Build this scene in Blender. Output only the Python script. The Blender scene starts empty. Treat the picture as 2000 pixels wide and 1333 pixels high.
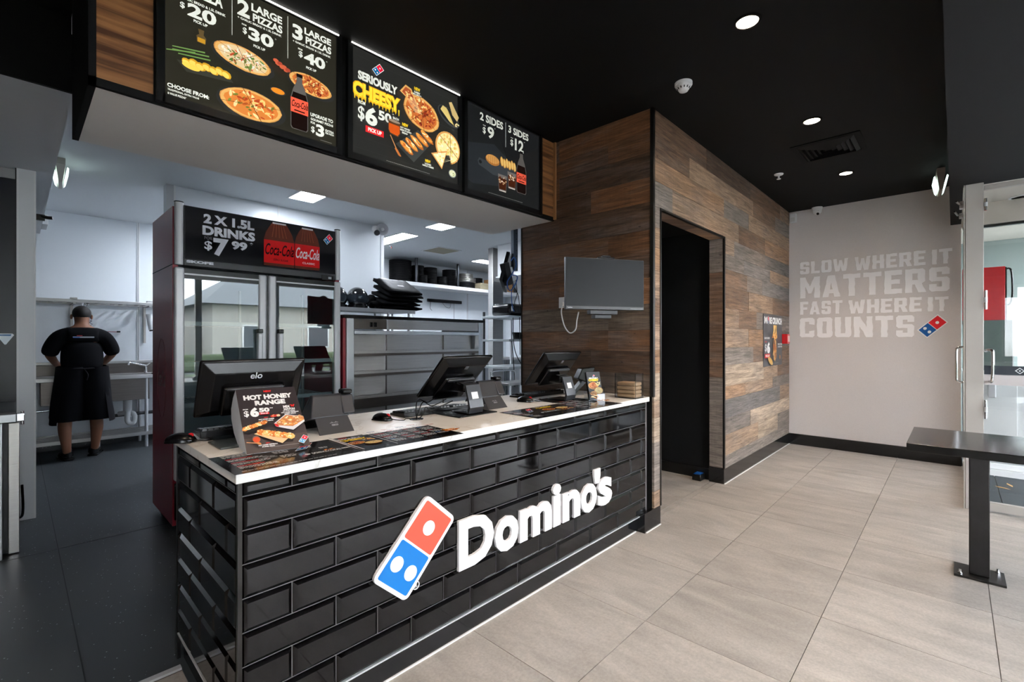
import bpy, bmesh, math, random
from mathutils import Vector, Matrix
from mathutils.geometry import tessellate_polygon
random.seed(7)
SC = bpy.context.scene
COL = SC.collection
def lin(c):
    return tuple((v/255/12.92 if v <= 10.31 else ((v/255+.055)/1.055)**2.4) for v in c[:3])

# ---------------------------------------------------------------- camera
F, YAW, CY, CAMH = 915.7, .75646, 664.5, 1.29
cam = bpy.data.cameras.new('camera')
cam.sensor_fit = 'HORIZONTAL'; cam.sensor_width = 36
cam.lens = 36*F/2000
cam.shift_y = (CY-666.5)/2000
cam.clip_start = .02; cam.clip_end = 200
co = bpy.data.objects.new('camera', cam); COL.objects.link(co)
co.location = (0, 0, CAMH)
co.rotation_euler = (math.pi/2, 0, YAW-math.pi/2)
SC.camera = co

# ---------------------------------------------------------------- world, exposure, lights
SC.view_settings.view_transform = 'Standard'
SC.view_settings.look = 'None'
SC.view_settings.gamma = 1
SC.view_settings.use_curve_mapping = False
SC.view_settings.exposure = 0.42
w = bpy.data.worlds.new('overcast'); SC.world = w
w.use_nodes = True
nt = w.node_tree; bg = nt.nodes['Background']
tc = nt.nodes.new('ShaderNodeTexCoord'); sp = nt.nodes.new('ShaderNodeSeparateXYZ')
rp = nt.nodes.new('ShaderNodeValToRGB')
rp.color_ramp.elements[0].position = .48; rp.color_ramp.elements[0].color = (.30, .32, .31, 1)
rp.color_ramp.elements[1].position = .52; rp.color_ramp.elements[1].color = (.88, .94, 1, 1)
mp = nt.nodes.new('ShaderNodeMapRange'); mp.inputs[1].default_value = -1; mp.inputs[2].default_value = 1
nt.links.new(tc.outputs['Generated'], sp.inputs[0]); nt.links.new(sp.outputs['Z'], mp.inputs[0])
nt.links.new(mp.outputs[0], rp.inputs[0]); nt.links.new(rp.outputs[0], bg.inputs['Color'])
bg.inputs['Strength'].default_value = 16

def area(name, loc, rot, sx, sy, energy=0, color=(1, 1, 1), portal=False, spread=math.pi, shape='RECTANGLE'):
    l = bpy.data.lights.new(name, 'AREA'); l.shape = shape; l.size = sx
    if shape == 'RECTANGLE': l.size_y = sy
    l.energy = energy; l.color = color; l.spread = spread
    if portal: l.cycles.is_portal = True
    o = bpy.data.objects.new(name, l); COL.objects.link(o); o.location = loc; o.rotation_euler = rot
    return o
area('window_portal', (2.3, -2.66, 1.24), (-math.pi/2, 0, math.pi), 5.4, 2.44, portal=True)
area('window_portal', (-2.44, -1.6, 1.35), (0, -math.pi/2, 0), 1.9, 1.4, portal=True)
area('window_portal', (5.02, -1.35, 1.24), (0, math.pi/2, 0), 2.44, 2.4, portal=True)

# warm downlights over the customers, cool light panels in the kitchen
DOWN = [(2.508, .752), (3.964, .752), (5.428, .752), (1.05, .752), (-.4, .752)]
for x, y in DOWN:
    l = bpy.data.lights.new('downlight_beam', 'SPOT'); l.energy = 55; l.color = (1, .80, .62)
    l.spot_size = math.radians(118); l.spot_blend = .9; l.shadow_soft_size = .045
    o = bpy.data.objects.new('downlight_beam', l); COL.objects.link(o); o.location = (x, y, 2.845)
KLIGHT = [(1.99, 2.24, 4.81, 5.12), (3.76, 4.02, 4.83, 5.13), (3.745, 4.0, 5.65, 6.75), (6.0, 6.45, 6.45, 6.72),
          (2.1, 2.38, 6.55, 7.1), (5.9, 6.2, 4.4, 4.7), (1.45, 1.65, 6.6, 6.8)]
KSTR = [64, 74, 74, 64, 80, 60, 90]

# ---------------------------------------------------------------- materials
MATS = {}
def bsdf(m): return m.node_tree.nodes['Principled BSDF']
def mat(name, col, rough=.5, metal=0., spec=.5, noise=0., nscale=20., bump=0., bscale=None, emit=None, estr=0.,
        stretch=None, alpha=1., trans=0., ior=1.45, coat=0., objcol=False, rvar=0.):
    if name in MATS: return MATS[name]
    m = bpy.data.materials.new(name); m.use_nodes = True; MATS[name] = m
    b = bsdf(m); N = m.node_tree.nodes; Lk = m.node_tree.links
    c = lin(col)
    b.inputs['Base Color'].default_value = (*c, 1); b.inputs['Roughness'].default_value = rough
    b.inputs['Metallic'].default_value = metal; b.inputs['Specular IOR Level'].default_value = spec
    b.inputs['IOR'].default_value = ior; b.inputs['Coat Weight'].default_value = coat
    b.inputs['Coat Roughness'].default_value = .05
    if trans: b.inputs['Transmission Weight'].default_value = trans
    if alpha < 1: b.inputs['Alpha'].default_value = alpha
    if emit: b.inputs['Emission Color'].default_value = (*lin(emit), 1); b.inputs['Emission Strength'].default_value = estr
    src = None
    if objcol:
        oi = N.new('ShaderNodeObjectInfo'); src = oi.outputs['Color']
        Lk.new(src, b.inputs['Base Color'])
    if noise or bump or rvar:
        g = N.new('ShaderNodeNewGeometry'); v = g.outputs['Position']
        if stretch:
            mp = N.new('ShaderNodeMapping'); mp.inputs['Scale'].default_value = stretch
            Lk.new(v, mp.inputs[0]); v = mp.outputs[0]
        n = N.new('ShaderNodeTexNoise'); n.inputs['Scale'].default_value = nscale; n.inputs['Detail'].default_value = 6
        n.inputs['Roughness'].default_value = .65
        Lk.new(v, n.inputs['Vector'])
        if noise:
            mr = N.new('ShaderNodeMapRange'); mr.inputs[1].default_value = .25; mr.inputs[2].default_value = .75
            mr.inputs[3].default_value = 1-noise; mr.inputs[4].default_value = 1+noise
            Lk.new(n.outputs[0], mr.inputs[0])
            mx = N.new('ShaderNodeVectorMath'); mx.operation = 'SCALE'
            if src: Lk.new(src, mx.inputs[0])
            else: mx.inputs[0].default_value = c
            Lk.new(mr.outputs[0], mx.inputs['Scale']); Lk.new(mx.outputs[0], b.inputs['Base Color'])
        if rvar:
            mr2 = N.new('ShaderNodeMapRange'); mr2.inputs[3].default_value = rough-rvar; mr2.inputs[4].default_value = rough+rvar
            Lk.new(n.outputs[0], mr2.inputs[0]); Lk.new(mr2.outputs[0], b.inputs['Roughness'])
        if bump:
            n2 = N.new('ShaderNodeTexNoise'); n2.inputs['Scale'].default_value = bscale or nscale; n2.inputs['Detail'].default_value = 4
            Lk.new(v, n2.inputs['Vector'])
            bp = N.new('ShaderNodeBump'); bp.inputs['Strength'].default_value = bump; bp.inputs['Distance'].default_value = .01
            Lk.new(n2.outputs[0], bp.inputs['Height']); Lk.new(bp.outputs[0], b.inputs['Normal'])
    return m

def wood_mat():
    m = bpy.data.materials.new('reclaimed_wood'); m.use_nodes = True; MATS['wood'] = m
    N = m.node_tree.nodes; Lk = m.node_tree.links; b = bsdf(m)
    b.inputs['Roughness'].default_value = .62; b.inputs['Specular IOR Level'].default_value = .35
    g = N.new('ShaderNodeNewGeometry'); s = N.new('ShaderNodeSeparateXYZ'); Lk.new(g.outputs['Position'], s.inputs[0])
    a = N.new('ShaderNodeMath'); a.operation = 'ADD'; Lk.new(s.outputs[0], a.inputs[0]); Lk.new(s.outputs[1], a.inputs[1])
    oi = N.new('ShaderNodeObjectInfo')
    r = N.new('ShaderNodeMath'); r.operation = 'MULTIPLY'; Lk.new(oi.outputs['Random'], r.inputs[0]); r.inputs[1].default_value = 37
    cb = N.new('ShaderNodeCombineXYZ'); Lk.new(a.outputs[0], cb.inputs[0]); Lk.new(s.outputs[2], cb.inputs[1]); Lk.new(r.outputs[0], cb.inputs[2])
    def nz(scl, scale, detail=6, dist=0.):
        mp = N.new('ShaderNodeMapping'); mp.inputs['Scale'].default_value = scl; Lk.new(cb.outputs[0], mp.inputs[0])
        n = N.new('ShaderNodeTexNoise'); n.inputs['Scale'].default_value = scale; n.inputs['Detail'].default_value = detail
        n.inputs['Roughness'].default_value = .7; n.inputs['Distortion'].default_value = dist
        Lk.new(mp.outputs[0], n.inputs['Vector']); return n.outputs[0]
    def mrange(x, lo, hi, a0=.3, a1=.7):
        q = N.new('ShaderNodeMapRange'); q.inputs[1].default_value = a0; q.inputs[2].default_value = a1
        q.inputs[3].default_value = lo; q.inputs[4].default_value = hi; Lk.new(x, q.inputs[0]); return q.outputs[0]
    fine = mrange(nz((2.0, 60, 1), 2.4, 9, .5), .50, 1.42)
    big = mrange(nz((1.3, 14, 1), 1.7, 6, 1.2), .46, 1.36)
    saw = mrange(nz((30, 2.5, 1), 2.2, 3), .93, 1.07)
    knot = mrange(nz((6, 16, 1), 3.2, 3), .22, 1.0, .27, .35)
    def mul(x, y):
        q = N.new('ShaderNodeMath'); q.operation = 'MULTIPLY'; Lk.new(x, q.inputs[0]); Lk.new(y, q.inputs[1]); return q.outputs[0]
    k = mul(mul(fine, big), mul(saw, knot))
    # greyer weathering patches
    wz = mrange(nz((1.3, 5, 1), 1.4, 3), 0, .55, .45, .7)
    mxg = N.new('ShaderNodeMix'); mxg.data_type = 'RGBA'; Lk.new(wz, mxg.inputs['Factor'])
    Lk.new(oi.outputs['Color'], mxg.inputs[6]); mxg.inputs[7].default_value = (*lin((118, 108, 102)), 1)
    v = N.new('ShaderNodeVectorMath'); v.operation = 'SCALE'; Lk.new(mxg.outputs[2], v.inputs[0]); Lk.new(k, v.inputs['Scale'])
    Lk.new(v.outputs[0], b.inputs['Base Color'])
    bp = N.new('ShaderNodeBump'); bp.inputs['Strength'].default_value = .5; bp.inputs['Distance'].default_value = .004
    Lk.new(k, bp.inputs['Height']); Lk.new(bp.outputs[0], b.inputs['Normal'])
    return m
WOOD = wood_mat()

def veneer_mat():
    m = bpy.data.materials.new('walnut_laminate'); m.use_nodes = True; MATS['veneer'] = m
    N = m.node_tree.nodes; Lk = m.node_tree.links; b = bsdf(m); b.inputs['Roughness'].default_value = .4
    g = N.new('ShaderNodeNewGeometry'); mp = N.new('ShaderNodeMapping'); mp.inputs['Scale'].default_value = (1.2, 1, 26)
    Lk.new(g.outputs['Position'], mp.inputs[0])
    n = N.new('ShaderNodeTexNoise'); n.inputs['Scale'].default_value = 1.5; n.inputs['Detail'].default_value = 8; n.inputs['Distortion'].default_value = .5
    Lk.new(mp.outputs[0], n.inputs['Vector'])
    r = N.new('ShaderNodeValToRGB'); r.color_ramp.elements[0].position = .35; r.color_ramp.elements[0].color = (*lin((78, 45, 24)), 1)
    r.color_ramp.elements[1].position = .65; r.color_ramp.elements[1].color = (*lin((158, 108, 66)), 1)
    Lk.new(n.outputs[0], r.inputs[0]); Lk.new(r.outputs[0], b.inputs['Base Color'])
    return m
VENEER = veneer_mat()

def floor_mat():
    m = bpy.data.materials.new('stone_floor_tile'); m.use_nodes = True
    N = m.node_tree.nodes; Lk = m.node_tree.links; b = bsdf(m)
    b.inputs['Roughness'].default_value = .42; b.inputs['Specular IOR Level'].default_value = .45
    g = N.new('ShaderNodeNewGeometry'); oi = N.new('ShaderNodeObjectInfo')
    off = N.new('ShaderNodeVectorMath'); off.operation = 'ADD'; Lk.new(g.outputs['Position'], off.inputs[0])
    cr = N.new('ShaderNodeCombineXYZ'); mm = N.new('ShaderNodeMath'); mm.operation = 'MULTIPLY'; mm.inputs[1].default_value = 19
    Lk.new(oi.outputs['Random'], mm.inputs[0]); Lk.new(mm.outputs[0], cr.inputs[2]); Lk.new(cr.outputs[0], off.inputs[1])
    def nz(scl, s, d=5, dist=0.):
        mp = N.new('ShaderNodeMapping'); mp.inputs['Scale'].default_value = scl; Lk.new(off.outputs[0], mp.inputs[0])
        n = N.new('ShaderNodeTexNoise'); n.inputs['Scale'].default_value = s; n.inputs['Detail'].default_value = d; n.inputs['Roughness'].default_value = .65
        n.inputs['Distortion'].default_value = dist
        Lk.new(mp.outputs[0], n.inputs['Vector']); return n.outputs[0]
    def mr(x, lo, hi, a0=.3, a1=.7):
        q = N.new('ShaderNodeMapRange'); q.inputs[1].default_value = a0; q.inputs[2].default_value = a1
        q.inputs[3].default_value = lo; q.inputs[4].default_value = hi; Lk.new(x, q.inputs[0]); return q.outputs[0]
    def mul(x, y):
        q = N.new('ShaderNodeMath'); q.operation = 'MULTIPLY'; Lk.new(x, q.inputs[0]); Lk.new(y, q.inputs[1]); return q.outputs[0]
    k = mul(mul(mr(nz((4, 1.2, 1), 1.6, 6, .6), .80, 1.16), mr(nz((1, 1, 1), 90, 3), .88, 1.12)), mr(nz((9, 2, 1), 2.0, 6), .93, 1.07))
    v = N.new('ShaderNodeVectorMath'); v.operation = 'SCALE'; Lk.new(oi.outputs['Color'], v.inputs[0]); Lk.new(k, v.inputs['Scale'])
    Lk.new(v.outputs[0], b.inputs['Base Color'])
    Lk.new(mr(nz((3, 1, 1), 3, 4), .36, .52), b.inputs['Roughness'])
    return m
FLOORM = floor_mat()

def marble_mat():
    m = bpy.data.materials.new('white_marble_top'); m.use_nodes = True
    N = m.node_tree.nodes; Lk = m.node_tree.links; b = bsdf(m); b.inputs['Roughness'].default_value = .28
    g = N.new('ShaderNodeNewGeometry'); n = N.new('ShaderNodeTexNoise'); n.inputs['Scale'].default_value = 2.2; n.inputs['Detail'].default_value = 8
    n.inputs['Distortion'].default_value = 1.6; Lk.new(g.outputs['Position'], n.inputs['Vector'])
    r = N.new('ShaderNodeValToRGB'); e = r.color_ramp.elements
    e[0].position = .485; e[0].color = (*lin((232, 229, 224)), 1); e[1].position = .515; e[1].color = (*lin((232, 229, 224)), 1)
    x = e.new(.5); x.color = (*lin((212, 205, 196)), 1)
    Lk.new(n.outputs[0], r.inputs[0]); Lk.new(r.outputs[0], b.inputs['Base Color'])
    return m
MARBLE = marble_mat()

def vinyl_mat():
    m = bpy.data.materials.new('speckled_safety_vinyl'); m.use_nodes = True
    N = m.node_tree.nodes; Lk = m.node_tree.links; b = bsdf(m); b.inputs['Roughness'].default_value = .42
    g = N.new('ShaderNodeNewGeometry'); v = N.new('ShaderNodeTexVoronoi'); v.inputs['Scale'].default_value = 34
    Lk.new(g.outputs['Position'], v.inputs['Vector'])
    r = N.new('ShaderNodeValToRGB'); e = r.color_ramp.elements
    e[0].position = .07; e[0].color = (*lin((170, 176, 180)), 1); e[1].position = .10; e[1].color = (*lin((50, 54, 57)), 1)
    Lk.new(v.outputs['Distance'], r.inputs[0]); Lk.new(r.outputs[0], b.inputs['Base Color'])
    return m
VINYL = vinyl_mat()

def print_mat(name, estr=0., rough=.35, spec=.4):
    m = bpy.data.materials.new(name); m.use_nodes = True; b = bsdf(m)
    a = m.node_tree.nodes.new('ShaderNodeAttribute'); a.attribute_name = 'Col'
    m.node_tree.links.new(a.outputs['Color'], b.inputs['Base Color'])
    b.inputs['Roughness'].default_value = rough; b.inputs['Specular IOR Level'].default_value = spec
    if estr:
        m.node_tree.links.new(a.outputs['Color'], b.inputs['Emission Color']); b.inputs['Emission Strength'].default_value = estr
    return m
P_LIGHT = print_mat('backlit_print', .50, .12); P_LIGHT2 = print_mat('dim_backlit_print', .31, .12)
P_PAPER = print_mat('paper_print', 0, .4); P_GLOSS = print_mat('gloss_print', 0, .1)
P_MATTE = print_mat('wall_print', 0, .6)

BLK = mat('black_powdercoat', (12, 12, 13), .35)
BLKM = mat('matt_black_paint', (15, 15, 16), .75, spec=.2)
CEILM = mat('black_ceiling_paint', (13, 13, 14), .7, spec=.2)
CEILD = mat('charcoal_ceiling_paint', (27, 27, 29), .7, spec=.2)
PLAST = mat('black_plastic', (10, 10, 12), .25, spec=.35)
PLASTG = mat('charcoal_plastic', (46, 47, 51), .4)
WHITE = mat('white_paint', (226, 227, 228), .55)
KWALL = mat('white_hygiene_panel', (216, 221, 226), .28)
KCEIL = mat('kitchen_ceiling_paint', (212, 216, 219), .6)
SOFF = mat('soffit_white', (222, 218, 214), .6)
GREYW = mat('textured_grey_wallpaper', (212, 206, 205), .7, noise=.05, nscale=120, bump=.15, bscale=160)
STEEL = mat('brushed_stainless', (165, 163, 160), .3, 1, noise=.12, nscale=6, stretch=(.6, .6, 30), rvar=.08)
STEELD = mat('dark_stainless', (104, 98, 94), .32, 1, noise=.15, nscale=5, stretch=(.6, .6, 24), rvar=.08)
CHROME = mat('chrome', (210, 210, 212), .12, 1)
ALU = mat('anodised_aluminium', (188, 190, 193), .36, .15)
ALUW = mat('silver_window_frame', (176, 171, 165), .42, .15)
TILE = mat('gloss_black_tile', (11, 10, 11), .06, spec=.5)
GROUT = mat('grey_grout', (96, 92, 91), .8)
SKIRT = mat('polished_black_skirting', (20, 20, 22), .12, spec=.6)
GLASS = mat('clear_glass', (255, 255, 255), .0, trans=1, ior=1.45)
REDP = mat('dark_red_powdercoat', (138, 34, 48), .3, spec=.5)
REDB = mat('bright_red_enamel', (196, 20, 28), .3)
BLKT = mat('black_tabletop', (11, 10, 10), .16, spec=.5, noise=.25, nscale=3, stretch=(1, 12, 1))
RAWST = mat('raw_steel', (50, 48, 47), .38, .8, noise=.25, nscale=6)
SKIN = mat('skin', (124, 82, 60), .55)
CLOTH = mat('black_cloth', (14, 14, 17), .9, spec=.1)
CLOTH2 = mat('black_apron_cloth', (20, 19, 23), .85, spec=.15)
HAIR = mat('dark_hair', (24, 19, 17), .7)
PVC = mat('white_pvc', (200, 202, 204), .4)
VINYLB = mat('glossy_black_vinyl', (9, 9, 10), .6, spec=.05, bump=.5, bscale=16, nscale=16)
KRAFT = mat('brown_paper', (196, 158, 118), .7, noise=.08, nscale=14)
CARD = mat('cardboard', (170, 128, 84), .8)
EMW = mat('kitchen_light_diffuser', (255, 255, 255), .5, emit=(240, 246, 255), estr=1)
BLUEC = mat('blue_cable', (24, 84, 160), .4)

# ---------------------------------------------------------------- geometry helpers
class B:
    def __init__(s): s.v = []; s.f = []; s.mi = []; s.sm = []; s.mats = []; s.M = Matrix()
    def m(s, mt):
        if mt not in s.mats: s.mats.append(mt)
        return s.mats.index(mt)
    def add(s, vs, fs, mt, smooth=False):
        n = len(s.v); s.v += [s.M @ Vector(p) for p in vs]; i = s.m(mt)
        for f in fs: s.f.append([n+k for k in f]); s.mi.append(i); s.sm.append(smooth)
        return s
    def box(s, x0, x1, y0, y1, z0, z1, mt, bev=0., seg=2):
        if x0 > x1: x0, x1 = x1, x0
        if y0 > y1: y0, y1 = y1, y0
        if z0 > z1: z0, z1 = z1, z0
        vs = [(x0, y0, z0), (x1, y0, z0), (x1, y1, z0), (x0, y1, z0), (x0, y0, z1), (x1, y0, z1), (x1, y1, z1), (x0, y1, z1)]
        fs = [(3, 2, 1, 0), (4, 5, 6, 7), (0, 1, 5, 4), (1, 2, 6, 5), (2, 3, 7, 6), (3, 0, 4, 7)]
        return s.solid(vs, fs, mt, bev, seg)
    def solid(s, vs, fs, mt, bev=0., seg=2, smooth=None):
        if not bev: return s.add(vs, fs, mt, bool(smooth))
        bm = bmesh.new(); V = [bm.verts.new(p) for p in vs]
        for f in fs: bm.faces.new([V[k] for k in f])
        nf = set(bmesh.ops.bevel(bm, geom=bm.edges[:], offset=bev, segments=seg, profile=.5, affect='EDGES', clamp_overlap=True)['faces'])
        bm.verts.index_update()
        P = [v.co[:] for v in bm.verts]; F1 = [[v.index for v in f.verts] for f in bm.faces]; k0 = len(s.sm)
        s.add(P, F1, mt, True)
        for i, f in enumerate(bm.faces): s.sm[k0+i] = f in nf
        bm.free(); return s
    def cyl(s, p0, p1, r0, mt, r1=None, n=16, caps=True):
        p0 = Vector(p0); p1 = Vector(p1); r1 = r0 if r1 is None else r1
        d = (p1-p0).normalized(); a = d.orthogonal().normalized(); b = d.cross(a)
        vs = []
        for p, r in ((p0, r0), (p1, r1)):
            for k in range(n):
                t = 2*math.pi*k/n; vs.append(p+a*math.cos(t)*r+b*math.sin(t)*r)
        s.add(vs, [(k, (k+1) % n, n+(k+1) % n, n+k) for k in range(n)], mt, True)
        if caps:
            s.add(vs[:n], [tuple(range(n))[::-1]], mt); s.add(vs[n:], [tuple(range(n))], mt)
        return s
    def lathe(s, prof, mt, c=(0, 0, 0), n=24, axis=(0, 0, 1), sx=1., sy=1.):
        R = Vector((0, 0, 1)).rotation_difference(Vector(axis)).to_matrix(); c = Vector(c)
        vs = []
        for r, z in prof:
            for k in range(n):
                t = 2*math.pi*k/n; vs.append(c+R @ Vector((r*math.cos(t)*sx, r*math.sin(t)*sy, z)))
        fs = []
        for j in range(len(prof)-1):
            for k in range(n): fs.append((j*n+k, j*n+(k+1) % n, (j+1)*n+(k+1) % n, (j+1)*n+k))
        s.add(vs, fs, mt, True)
        if prof[0][0] > 1e-4: s.add(vs[:n], [tuple(range(n))[::-1]], mt)
        if prof[-1][0] > 1e-4: s.add(vs[-n:], [tuple(range(n))], mt)
        return s
    def ell(s, c, rx, ry, rz, mt, n=20, k=12, zmin=-1.):
        pr = []
        a0 = math.asin(max(-1, zmin))
        for j in range(k+1):
            t = a0+(math.pi/2-a0)*j/k; pr.append((max(1e-5, math.cos(t)), math.sin(t)))
        vs = []
        for r, z in pr:
            for q in range(n):
                t = 2*math.pi*q/n; vs.append((c[0]+rx*r*math.cos(t), c[1]+ry*r*math.sin(t), c[2]+rz*z))
        fs = [(j*n+q, j*n+(q+1) % n, (j+1)*n+(q+1) % n, (j+1)*n+q) for j in range(k) for q in range(n)]
        s.add(vs, fs, mt, True)
        if zmin > -1: s.add(vs[:n], [tuple(range(n))[::-1]], mt)
        return s
    def tube(s, pts, r, mt, n=8, smooth=0):
        P = [Vector(p) for p in pts]
        if smooth:
            Q = []
            for i in range(len(P)-1):
                p0 = P[max(0, i-1)]; p1 = P[i]; p2 = P[i+1]; p3 = P[min(len(P)-1, i+2)]
                for k in range(smooth):
                    t = k/smooth
                    Q.append(.5*((2*p1)+(-p0+p2)*t+(2*p0-5*p1+4*p2-p3)*t*t+(-p0+3*p1-3*p2+p3)*t**3))
            Q.append(P[-1]); P = Q
        vs = []; a = None
        for i, p in enumerate(P):
            d = (P[min(i+1, len(P)-1)]-P[max(i-1, 0)]).normalized()
            a = d.orthogonal().normalized() if a is None else (a-d*a.dot(d)).normalized()
            b = d.cross(a)
            for k in range(n):
                t = 2*math.pi*k/n; vs.append(p+a*math.cos(t)*r+b*math.sin(t)*r)
        m_ = len(P)
        s.add(vs, [(j*n+k, j*n+(k+1) % n, (j+1)*n+(k+1) % n, (j+1)*n+k) for j in range(m_-1) for k in range(n)], mt, True)
        s.add(vs[:n], [tuple(range(n))[::-1]], mt); s.add(vs[-n:], [tuple(range(n))], mt)
        return s
    def prism(s, poly, O, U, V, N, mt, d=.01, holes=(), bev=0.):
        """2-D outline (with holes) extruded by d along N."""
        O, U, V, N = map(Vector, (O, U, V, N))
        loops = [list(poly)]+[list(h) for h in holes]
        flat = [p for l in loops for p in l]
        tri = tessellate_polygon([[Vector((p[0], p[1], 0)) for p in l] for l in loops])
        n = len(flat)
        vs = [O+U*p[0]+V*p[1] for p in flat]+[O+U*p[0]+V*p[1]+N*d for p in flat]
        flip = U.cross(V).dot(N) < 0
        fs = []
        for t in tri:
            a, b, c = t
            ar = (flat[b][0]-flat[a][0])*(flat[c][1]-flat[a][1])-(flat[b][1]-flat[a][1])*(flat[c][0]-flat[a][0])
            if (ar < 0) != flip: a, c = c, a
            fs.append((a+n, b+n, c+n)); fs.append((c, b, a))
        i0 = 0
        for l in loops:
            k = len(l)
            for q in range(k): fs.append((i0+q, i0+(q+1) % k, n+i0+(q+1) % k, n+i0+q))
            i0 += k
        return s.add(vs, fs, mt)

WM = {}
def wm(o): return WM.get(o, Matrix())
def props(o, label=None, cat=None, group=None, kind=None):
    if label: o['label'] = label
    if cat: o['category'] = cat
    if group: o['group'] = group
    if kind: o['kind'] = kind
    return o
def thing(name, label, cat, loc=(0, 0, 0), rz=0., group=None):
    o = bpy.data.objects.new(name, None); COL.objects.link(o); o.location = loc; o.rotation_euler = (0, 0, rz)
    o.empty_display_size = .1
    WM[o] = Matrix.Translation(loc) @ Matrix.Rotation(rz, 4, 'Z')
    return props(o, label, cat, group)
def mesh_of(b, name, inv=None, col=None):
    me = bpy.data.meshes.new(name)
    vs = b.v if inv is None else [inv @ p for p in b.v]
    me.from_pydata([tuple(p) for p in vs], [], b.f)
    for mt in b.mats: me.materials.append(mt)
    me.polygons.foreach_set('material_index', b.mi)
    me.polygons.foreach_set('use_smooth', b.sm)
    if col is not None:
        at = me.color_attributes.new('Col', 'FLOAT_COLOR', 'POINT')
        at.data.foreach_set('color', [c for q in col for c in (*q, 1)])
    else:
        bm = bmesh.new(); bm.from_mesh(me); bmesh.ops.recalc_face_normals(bm, faces=bm.faces[:])
        bm.to_mesh(me); bm.free()
    me.update()
    return me
def put(name, b, parent=None, local=False, color=None, **kw):
    """link the collected geometry as one mesh object; world coordinates unless local=True."""
    if parent is None:
        if local: W = Matrix()
        else:
            lo = [min(p[i] for p in b.v) for i in range(3)]; hi = [max(p[i] for p in b.v) for i in range(3)]
            W = Matrix.Translation(((lo[0]+hi[0])/2, (lo[1]+hi[1])/2, lo[2]))
        inv = W.inverted()
    else:
        W = wm(parent); inv = None if local else W.inverted()
    me = mesh_of(b, name, inv, getattr(b, 'cols', None))
    o = bpy.data.objects.new(name, me); COL.objects.link(o)
    if parent is None: o.location = W.translation; WM[o] = W
    else: o.parent = parent; WM[o] = W
    if color: o.color = (*lin(color), 1)
    return props(o, **kw)
def struct(name, b, parent=None, **kw): return put(name, b, parent, kind='structure' if parent is None else None, **kw)
def dup(o, loc=None, rz=None, label=None, parent=None, group=None):
    c = o.copy(); COL.objects.link(c)
    if parent: c.parent = parent
    if loc is not None: c.location = loc
    if rz is not None: c.rotation_euler = (0, 0, rz)
    if label: c['label'] = label
    if group: c['group'] = group
    for ch in [x for x in bpy.data.objects if x.parent == o and x != c]: dup(ch, parent=c)
    return c

# flat print: coloured outlines stacked in thin layers on a panel
_txt = {}
def glyphs(t, off=.0, shear=0., font=None):
    k = (t, off, shear)
    if k in _txt: return _txt[k]
    cu = bpy.data.curves.new('t', 'FONT'); cu.body = t; cu.offset = off; cu.shear = shear; cu.resolution_u = 3; cu.size = 1
    o = bpy.data.objects.new('t', cu); COL.objects.link(o)
    dg = bpy.context.evaluated_depsgraph_get(); ev = o.evaluated_get(dg); me = ev.to_mesh()
    vs = [(v.co.x, v.co.y) for v in me.vertices]; fs = [tuple(p.vertices) for p in me.polygons]
    ev.to_mesh_clear(); bpy.data.objects.remove(o); bpy.data.curves.remove(cu)
    x0 = min(v[0] for v in vs); x1 = max(v[0] for v in vs); y0 = min(v[1] for v in vs); y1 = max(v[1] for v in vs)
    r = ([((x-x0)/(x1-x0), (y-y0)/(y1-y0)) for x, y in vs], fs); _txt[k] = r
    return r
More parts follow.
